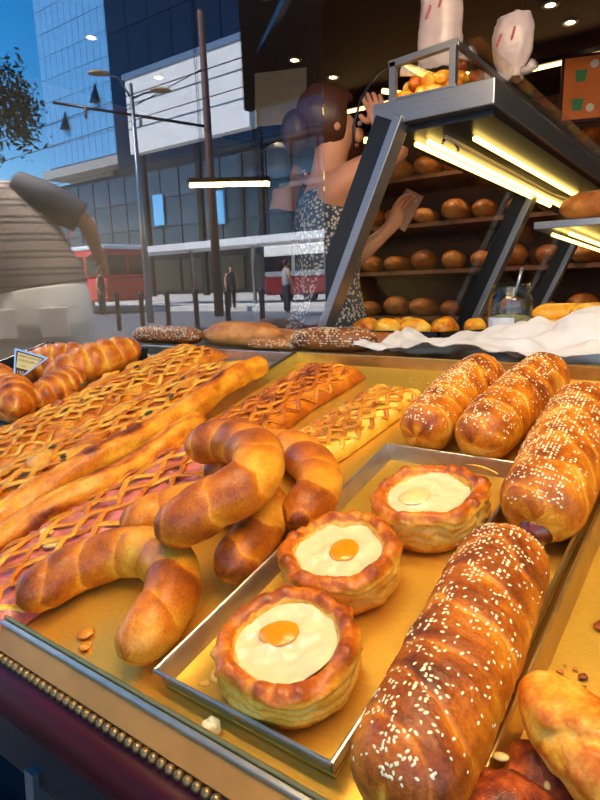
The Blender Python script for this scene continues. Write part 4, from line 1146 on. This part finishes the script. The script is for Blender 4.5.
# second woman with dark hair just behind her (only the head shows past her)
w2 = make_person('person', 'dark-haired person half hidden behind the woman in the flowered dress', at(-1.83, 2.28, 0, math.radians(120)), (((-.22, -.02, 1.14), (-.2, -.15, .95), (0, -.5, -.8)), ((.22, -.02, 1.14), (.2, -.15, .95), (0, -.5, -.8))), s=1.0)
hair_cap(w2, 1.0, mat('dark_hair', rgb(34, 22, 20), 0.45, noise=0.3, scale=30, stretch=(8, 8, 1)), seed=5)
loft('blouse', [(0, .005, z, a, c) for z, a, c in ((1.46, .09, .075), (1.42, .17, .10), (1.30, .165, .125), (1.10, .14, .115), (.95, .165, .13), (.85, .17, .135))], mat('dark_blouse', rgb(60, 50, 52), 0.8, noise=0.1, scale=10), w2)
for sx in (-1, 1):
    limb_sleeve('sleeve', [(sx * .14, .01, 1.42), (sx * .2, .0, 1.3), (sx * .22, -.02, 1.14), (sx * .2, -.14, .97)], [.065, .06, .052, .04], MATS['dark_blouse'], w2)
loft('skirt', [(0, .005, z, a, c) for z, a, c in ((.95, .165, .13), (.85, .175, .14), (.45, .22, .18))], mat('dark_skirt', rgb(44, 42, 50), 0.8), w2)

# man at the end of the street counter, his back to the glass
man = make_person('person', 'man in a striped shirt and white trousers mirrored in the shop window', at(-3.06, 1.06, 0, math.radians(-37.3)),
                  (((-.30, .02, 1.16), (-.26, -.16, .98), (0, -.6, -.6)), ((.33, -.03, 1.17), (.25, -.24, 1.06), (-.3, -.8, 0))), s=1.03)
M_str = new_mat('striped_shirt')[0]
_t = M_str.node_tree; _b = _t.nodes['Principled BSDF']
_tc = _t.nodes.new('ShaderNodeTexCoord'); _sx = _t.nodes.new('ShaderNodeSeparateXYZ'); _mm = _t.nodes.new('ShaderNodeMath'); _mm.operation = 'MULTIPLY'; _mm.inputs[1].default_value = 13.0
_fr = _t.nodes.new('ShaderNodeMath'); _fr.operation = 'FRACT'; _rp = _t.nodes.new('ShaderNodeValToRGB'); _rp.color_ramp.interpolation = 'CONSTANT'
_e = _rp.color_ramp.elements; _e[0].position = 0; _e[0].color = rgb(62, 54, 56); _e[1].position = 0.16; _e[1].color = rgb(120, 108, 104)
for _p, _c in ((0.34, (62, 54, 56)), (0.50, (120, 108, 104))):
    q = _e.new(_p); q.color = rgb(*_c)
_t.links.new(_tc.outputs['Object'], _sx.inputs[0]); _t.links.new(_sx.outputs['Z'], _mm.inputs[0]); _t.links.new(_mm.outputs[0], _fr.inputs[0]); _t.links.new(_fr.outputs[0], _rp.inputs[0]); _t.links.new(_rp.outputs[0], _b.inputs['Base Color']); _b.inputs['Roughness'].default_value = 0.85
loft('shirt', [(0, .01, z, a, c) for z, a, c in ((1.52, .10, .08), (1.47, .20, .115), (1.36, .225, .145), (1.20, .235, .165), (1.08, .225, .165), (1.02, .215, .16))], M_str, man)
M_navy = mat('navy_sleeve', rgb(20, 24, 44), 0.8, noise=0.15, scale=20)
for sx, el in ((-1, (-.30, .02, 1.16)), (1, (.33, -.03, 1.17))):
    limb_sleeve('sleeve', [(sx * .16, .01, 1.46), (sx * .24, .015, 1.36), tuple(np.array(el) * np.array([1.0, 1, 1.05]))], [.075, .082, .072], M_navy, man)
loft('belt', [(0, .01, z, a, c) for z, a, c in ((1.035, .208, .155), (.99, .208, .155))], mat('tan_belt', rgb(150, 118, 84), 0.6), man)
M_trou = mat('white_trousers', rgb(236, 232, 228), 0.8, noise=0.05, scale=12, bump=0.2)
tr_ = loft('trousers', [(0, .015, z, a, c) for z, a, c in ((1.02, .208, .155), (.95, .218, .165), (.85, .222, .17), (.78, .21, .15))], M_trou, man)
for sx in (-1, 1):
    loft('trouser_leg', [(sx * .105, .012, z, a, a * 1.08) for z, a in ((.86, .105), (.7, .108), (.5, .088), (.3, .085), (.1, .088))], M_trou, man)
    MB().box(sx * .11 - .06, sx * .11 + .06, .165, .179, .80, .935).build('back_pocket', M_trou, man, bevel=.004)
    V, F = blob_mesh(.05, .14, .05, 3, .05, 12, 24); V[:, 2] = np.maximum(V[:, 2], -.04); mk('shoe', V + np.array([sx * .11, -.06, .045]), F, M_black, man)
def lean(t, z0, ang, s_=1.0):
    for c in t.children_recursive:
        me = c.data
        co = np.empty(len(me.vertices) * 3); me.vertices.foreach_get('co', co); co = co.reshape(-1, 3)
        w = np.clip((co[:, 2] - z0) / 0.12, 0, 1)
        a = ang * w; dz = co[:, 2] - z0
        up = co[:, 2] > z0
        x = co[:, 0] * np.cos(a) - dz * np.sin(a); z = z0 + co[:, 0] * np.sin(a) + dz * np.cos(a)
        co[up, 0] = x[up]; co[up, 2] = z[up]
        me.vertices.foreach_set('co', co.ravel()); me.update()
hair_cap(man, 1.03, mat('grey_hair', rgb(70, 64, 60), 0.6, noise=0.3, scale=40), seed=8)
lean(man, 0.98, math.radians(24))
man.scale = (1.18, 1.12, 1.09)

# ------------------------------------------------------------------ the street the window mirrors
M_sky_glass = mat('tower_glass', rgb(120, 176, 214), 0.08, 0.35, noise=0.06, scale=0.2, spec=0.8)
M_mull = mat('mullion_grey', rgb(70, 96, 120), 0.5, 0.3)
M_dkglass = mat('dark_tower_glass', rgb(16, 24, 42), 0.10, 0.3, noise=0.3, scale=0.15)
M_facglass = mat('facade_glass', rgb(64, 78, 92), 0.12, 0.3, noise=0.3, scale=0.3)
M_concrete = mat('concrete', rgb(150, 150, 152), 0.8, noise=0.1, scale=0.6)
def panel_wall(t, name, x0, x1, y, z0, z1, nx, nz, m, gap=0.05, depth=0.12):
    w, h = (x1 - x0) / nx, (z1 - z0) / nz
    me = bpy.data.meshes.new(name)
    b = MB().box(-w / 2 * (1 - gap), w / 2 * (1 - gap), 0, depth, -h / 2 * (1 - gap * .6), h / 2 * (1 - gap * .6))
    me.from_pydata(b.V, [], b.F); me.materials.append(m)
    for i in range(nx):
        for j in range(nz):
            ob(name, me, t, Matrix.Translation((x0 + w * (i + .5), y, z0 + h * (j + .5))) @ Matrix.Rotation(random.uniform(-.012, .012), 4, 'Z'))
tw = thing('glass_tower', 'pale blue glass office tower rising at the left across the street', 'building', at(-107, -73, 0))
MB().box(-13.4, 12.4, -20, 0, 24.4, 75).build('tower_core', M_mull, tw)
panel_wall(tw, 'glass_panel', -13.2, 12.3, 0, 24.9, 66, 13, 10, M_sky_glass)
MB().box(-14.5, 13.2, -20, 1.2, 22.8, 24.4).build('soffit', M_concrete, tw)
for x in (1.5, 9):
    MB().box(x, x + 3, -6, -2, 0, 22.8).build('column', M_concrete, tw)
for x, z in ((-6.2, 33), (4.0, 36)):
    MB().add([(x - .9, 0.15, z - 1.6), (x + .9, 0.15, z - 1.6), (x, 0.15, z + 1.8), (x - .9, 1.1, z - 1.6), (x + .9, 1.1, z - 1.6)], [(0, 2, 1), (3, 4, 2), (0, 3, 2), (1, 2, 4), (0, 1, 4, 3)]).build('open_window', M_dkglass, tw)
dt_ = thing('dark_tower', 'dark blue glass tower behind the white billboard', 'building', at(-70, -66, 0))
MB().box(-19.5, 26, -15, 0, 0, 62).build('tower_core', M_black, dt_)
panel_wall(dt_, 'glass_panel', -19.3, 25.8, 0, 20, 61, 9, 6, M_dkglass, 0.03)
bl = thing('billboard', 'large white billboard on a steel frame across the street', 'billboard', at(-41.2, -36, 0))
MB().box(-7.3, 7.3, -0.9, 0, 12.9, 19.2).build('screen_face', mat('billboard_white', rgb(214, 214, 218), 0.7, noise=0.05, scale=0.4), bl)
MB().box(-7.6, 7.6, -1.2, 0.1, 19.2, 19.7).build('top_trim', M_inox, bl)
for i in range(2):
    MB().box(-7.3, 7.3, 0, 0.04, 15.0 + i * 2.1, 15.08 + i * 2.1).build('seam', M_mull, bl)
for x in (-7.3, 0, 7.0):
    MB().box(x, x + .5, -1.3, -0.9, 0, 19).build('support', M_darkmetal, bl)
fb = thing('glass_facade_building', 'long low building with a blue glass front behind the trams', 'building', at(-45, -44, 0))
MB().box(-30, 45, -14, 0, 0, 13.6).build('walls', M_darkmetal, fb)
panel_wall(fb, 'glass_panel', -29.8, 44.8, 0, 4.2, 13.2, 25, 3, M_facglass, 0.06)
panel_wall(fb, 'shop_window', -29.8, 44.8, 0, 0.3, 3.8, 16, 1, M_dkglass, 0.1)
for x, z in ((-10, 9), (-1, 8.4)):
    MB().box(x, x + 1.6, 0.2, 0.4, z - 1.6, z + 1.6).build('bright_window', mat('sky_window', rgb(120, 190, 236), 0.1, 0.3), fb)
MB().box(8, 16, 0.3, 0.8, 9.3, 9.7).build('white_ledge', M_concrete, fb)
sh = thing('tram_shelter', 'white flat roof of the tram stop shelter', 'shelter', at(-19, -18.4, 0.1))
MB().box(-9, 7, -1.4, 1.0, 2.55, 2.85).build('roof', mat('white_roof', rgb(226, 226, 228), 0.6), sh)
for x in (-8, -4, 0, 4):
    MB().box(x, x + .12, -.3, -.18, 0, 2.55).build('post', M_inox, sh)

def vehicle(name, label, cat, mw, L, W, z0, z1, body, roof, band, nwin, zb, win_z):
    t = thing(name, label, cat, mw)
    MB().box(-L / 2, L / 2, -W / 2, W / 2, z0, zb).build('lower_body', body, t, bevel=.12)
    MB().box(-L / 2 + .02, L / 2 - .02, -W / 2 + .02, W / 2 - .02, zb, z1).build('upper_body', band, t, bevel=.12)
    MB().box(-L / 2 + .1, L / 2 - .1, -W / 2 + .05, W / 2 - .05, z1, z1 + .22).build('roof', roof, t, bevel=.08)
    w = L / nwin
    for i in range(nwin):
        MB().box(-L / 2 + w * i + .12, -L / 2 + w * (i + 1) - .12, W / 2 - .01, W / 2 + .03, *win_z).build('window', M_dkglass, t)
    for i in range(2):
        y0 = -W / 2 + .15 + i * (W / 2 - .05)
        MB().box(L / 2 - .01, L / 2 + .03, y0, y0 + W / 2 - .25, *win_z).build('end_window', M_dkglass, t)
    for x in (-L * .32, L * .32):
        for dx in (-.7, .7):
            V, F = sweep_simple([(x + dx, W / 2 - .25, z0), (x + dx, W / 2 - .02, z0)], .34, 18)
            mk('wheel', V, F, M_black, t, False)
    return t
M_red = mat('tram_red', rgb(206, 26, 34), 0.35, coat=0.4)
M_vwhite = mat('vehicle_white', rgb(226, 230, 232), 0.4, coat=0.2)
tm_ = vehicle('tram', 'red tram with a pale roof beside the striped-shirt man', 'tram', at(-29.9, -15.1, 0), 13.2, 2.4, .45, 2.7, M_red, M_vwhite, M_red, 9, 1.5, (1.6, 2.45))
MB().tube([(1.2, 0, 2.95), (3.0, 0, 4.0), (1.6, 0, 5.0)], .05, 6).build('pantograph', M_red, tm_)
MB().tube([(1.2, .8, 2.95), (3.0, .8, 4.0), (1.6, .8, 5.0)], .05, 6).build('pantograph', M_red, tm_)
MB().tube([(1.6, -.5, 5.0), (1.6, 1.3, 5.0)], .05, 6).build('contact_bar', M_darkmetal, tm_)
vehicle('bus', 'white bus with a red lower half mirrored near the woman', 'bus', at(-14.3, -21.5, 0), 11, 2.4, .4, 2.75, M_red, M_vwhite, M_vwhite, 6, 1.25, (1.5, 2.2))

lp = thing('street_lamp', 'double-armed street lamp standing across the pavement', 'street lamp', at(-14.8, -9.2, 0))
MB().tube([(0, 0, 0), (0, 0, 3), (0, 0, 6.6)], [.11, .08, .05], 12).build('pole', M_inox, lp, True)
for dx, dy, z in ((-.55, .62, 6.85), (.5, -.62, 6.45)):
    MB().tube([(0, 0, 6.2), (dx * .4, dy * .4, z - .1), (dx, dy, z)], .03, 8).build('arm', M_inox, lp, True)
    V, F = blob_mesh(.3, .13, .08, 2, 0, 1, 20)
    mk('lamp_head', V, F, mat('lamp_amber', rgb(190, 150, 110), 0.4), lp, mw=Matrix.Translation((dx, dy, z)) @ Matrix.Rotation(math.atan2(dy, dx), 4, 'Z'))
cpo = thing('catenary_pole', 'brown tram-wire pole with a long bracket arm', 'pole', at(-14.7, -12.0, 0))
MB().tube([(0, 0, 0), (0, 0, 4), (0, 0, 9.2)], [.16, .13, .1], 12).build('pole', mat('rust_brown', rgb(84, 52, 44), 0.7), cpo, True)
MB().tube([(0, 0, 5.9), (-2.85, 3.5, 6.5)], .045, 8).build('bracket_arm', M_darkmetal, cpo, True)
MB().tube([(0, 0, 7.6), (-1.6, 2.0, 6.25)], .015, 6).build('stay_rod', M_darkmetal, cpo, True)
for f in (.45, .8):
    MB().tube([(-2.85 * f, 3.5 * f, 5.9 + .6 * f), (-2.85 * f, 3.5 * f, 5.6 + .6 * f)], .05, 8).build('insulator', M_concrete, cpo, True)
for i, (y, z) in enumerate(((-8.7, 6.1), (-9.8, 5.9), (-14.5, 5.6), (-15.5, 6.3))):
    tag(MB().tube([(-70, y - 3, z + .6), (-40, y - 1, z), (-14, y, z), (8, y, z + .1)], .014, 5).build('tram_wire', M_darkmetal), ('overhead tram wire nearest the shop', 'second overhead tram wire', 'contact wire over the tram', 'highest overhead wire behind the tram')[i], 'wire')

tre = thing('street_tree', 'leafy street tree at the left edge of the window', 'tree', at(-14.6, -4.75, 0))
MB().tube([(0, 0, 0), (.05, .05, 2), (-.05, 0, 4.2), (0.1, 0, 6)], [.17, .13, .10, .04], 10).build('trunk', M_wood, tre, True)
def leaves(name, parent, ctr, rad, n, size, m, seed):
    g = np.random.default_rng(seed)
    V, F = [], []
    clus = g.normal(size=(26, 3)); clus /= np.linalg.norm(clus, axis=1)[:, None]; clus *= g.uniform(.35, 1, (26, 1))
    for i in range(n):
        c = np.array(ctr) + clus[g.integers(26)] * np.array(rad) + g.normal(size=3) * np.array(rad) * .16
        a = g.normal(size=3); a /= np.linalg.norm(a); b_ = np.cross(a, g.normal(size=3)); b_ /= np.linalg.norm(b_)
        s_ = size * g.uniform(.6, 1.2); o = len(V)
        nn = np.cross(a, b_)
        V += [c - a * s_, c + b_ * s_ * .4 + nn * s_ * .1, c + a * s_, c - b_ * s_ * .4 + nn * s_ * .1, c - nn * s_ * .06]
        F += [(o, o + 1, o + 2), (o, o + 2, o + 3), (o, o + 4, o + 1), (o + 1, o + 4, o + 2)]
    q = mk(name, V, F, m, parent, False); q['kind'] = 'stuff'
    return q
M_leaf = mat('dark_leaf', rgb(40, 58, 36), 0.6, noise=0.3, scale=3)
leaves('foliage', tre, (-.1, -.1, 5.3), (1.15, 1.15, 1.6), 3200, .09, M_leaf, 4)

def ped(label, x, y, rz, c1, c2):
    t = make_person('person', label, at(x, y, 0, rz), (((-.24, .0, 1.14), (-.24, -.1, .92), (0, -.1, -1)), ((.24, .0, 1.14), (.24, -.1, .92), (0, -.1, -1))), 'passers-by in the street', hands=False)
    loft('top', [(0, .005, z, a, c) for z, a, c in ((1.48, .09, .07), (1.43, .18, .10), (1.25, .17, .125), (1.0, .16, .13), (.92, .16, .13))], c1, t)
    for sx in (-1, 1):
        loft('trouser_leg', [(sx * .09, .01, z, a, a * 1.05) for z, a in ((.95, .10), (.7, .09), (.4, .07), (.1, .065))], c2, t)
    hair_cap(t, 1.0, M_hair)
ped('passer-by in black in front of the red tram', -19.9, -11.2, 1.2, M_black, M_black)
ped('passer-by in dark blue near the tram shelter', -17.5, -15.6, 2.2, M_navy, M_darkmetal)
ped('passer-by in grey on the far side near the bus', -13.0, -13.5, 0.4, M_concrete, M_navy)
for i, x in enumerate((-13.2, -12.2, -11.2, -10.2, -9.2, -8.2)):
    V, F = lathe([(0, 0), (.055, 0), (.055, .85), (.07, .87), (.07, .93), (.0, .98)], 14)
    tag(mk('bollard', V, F, M_darkmetal, None, True, mw=at(x, -6.9 + .05 * i, 0)), 'dark steel bollard along the kerb', 'bollard', 'bollards along the kerb')
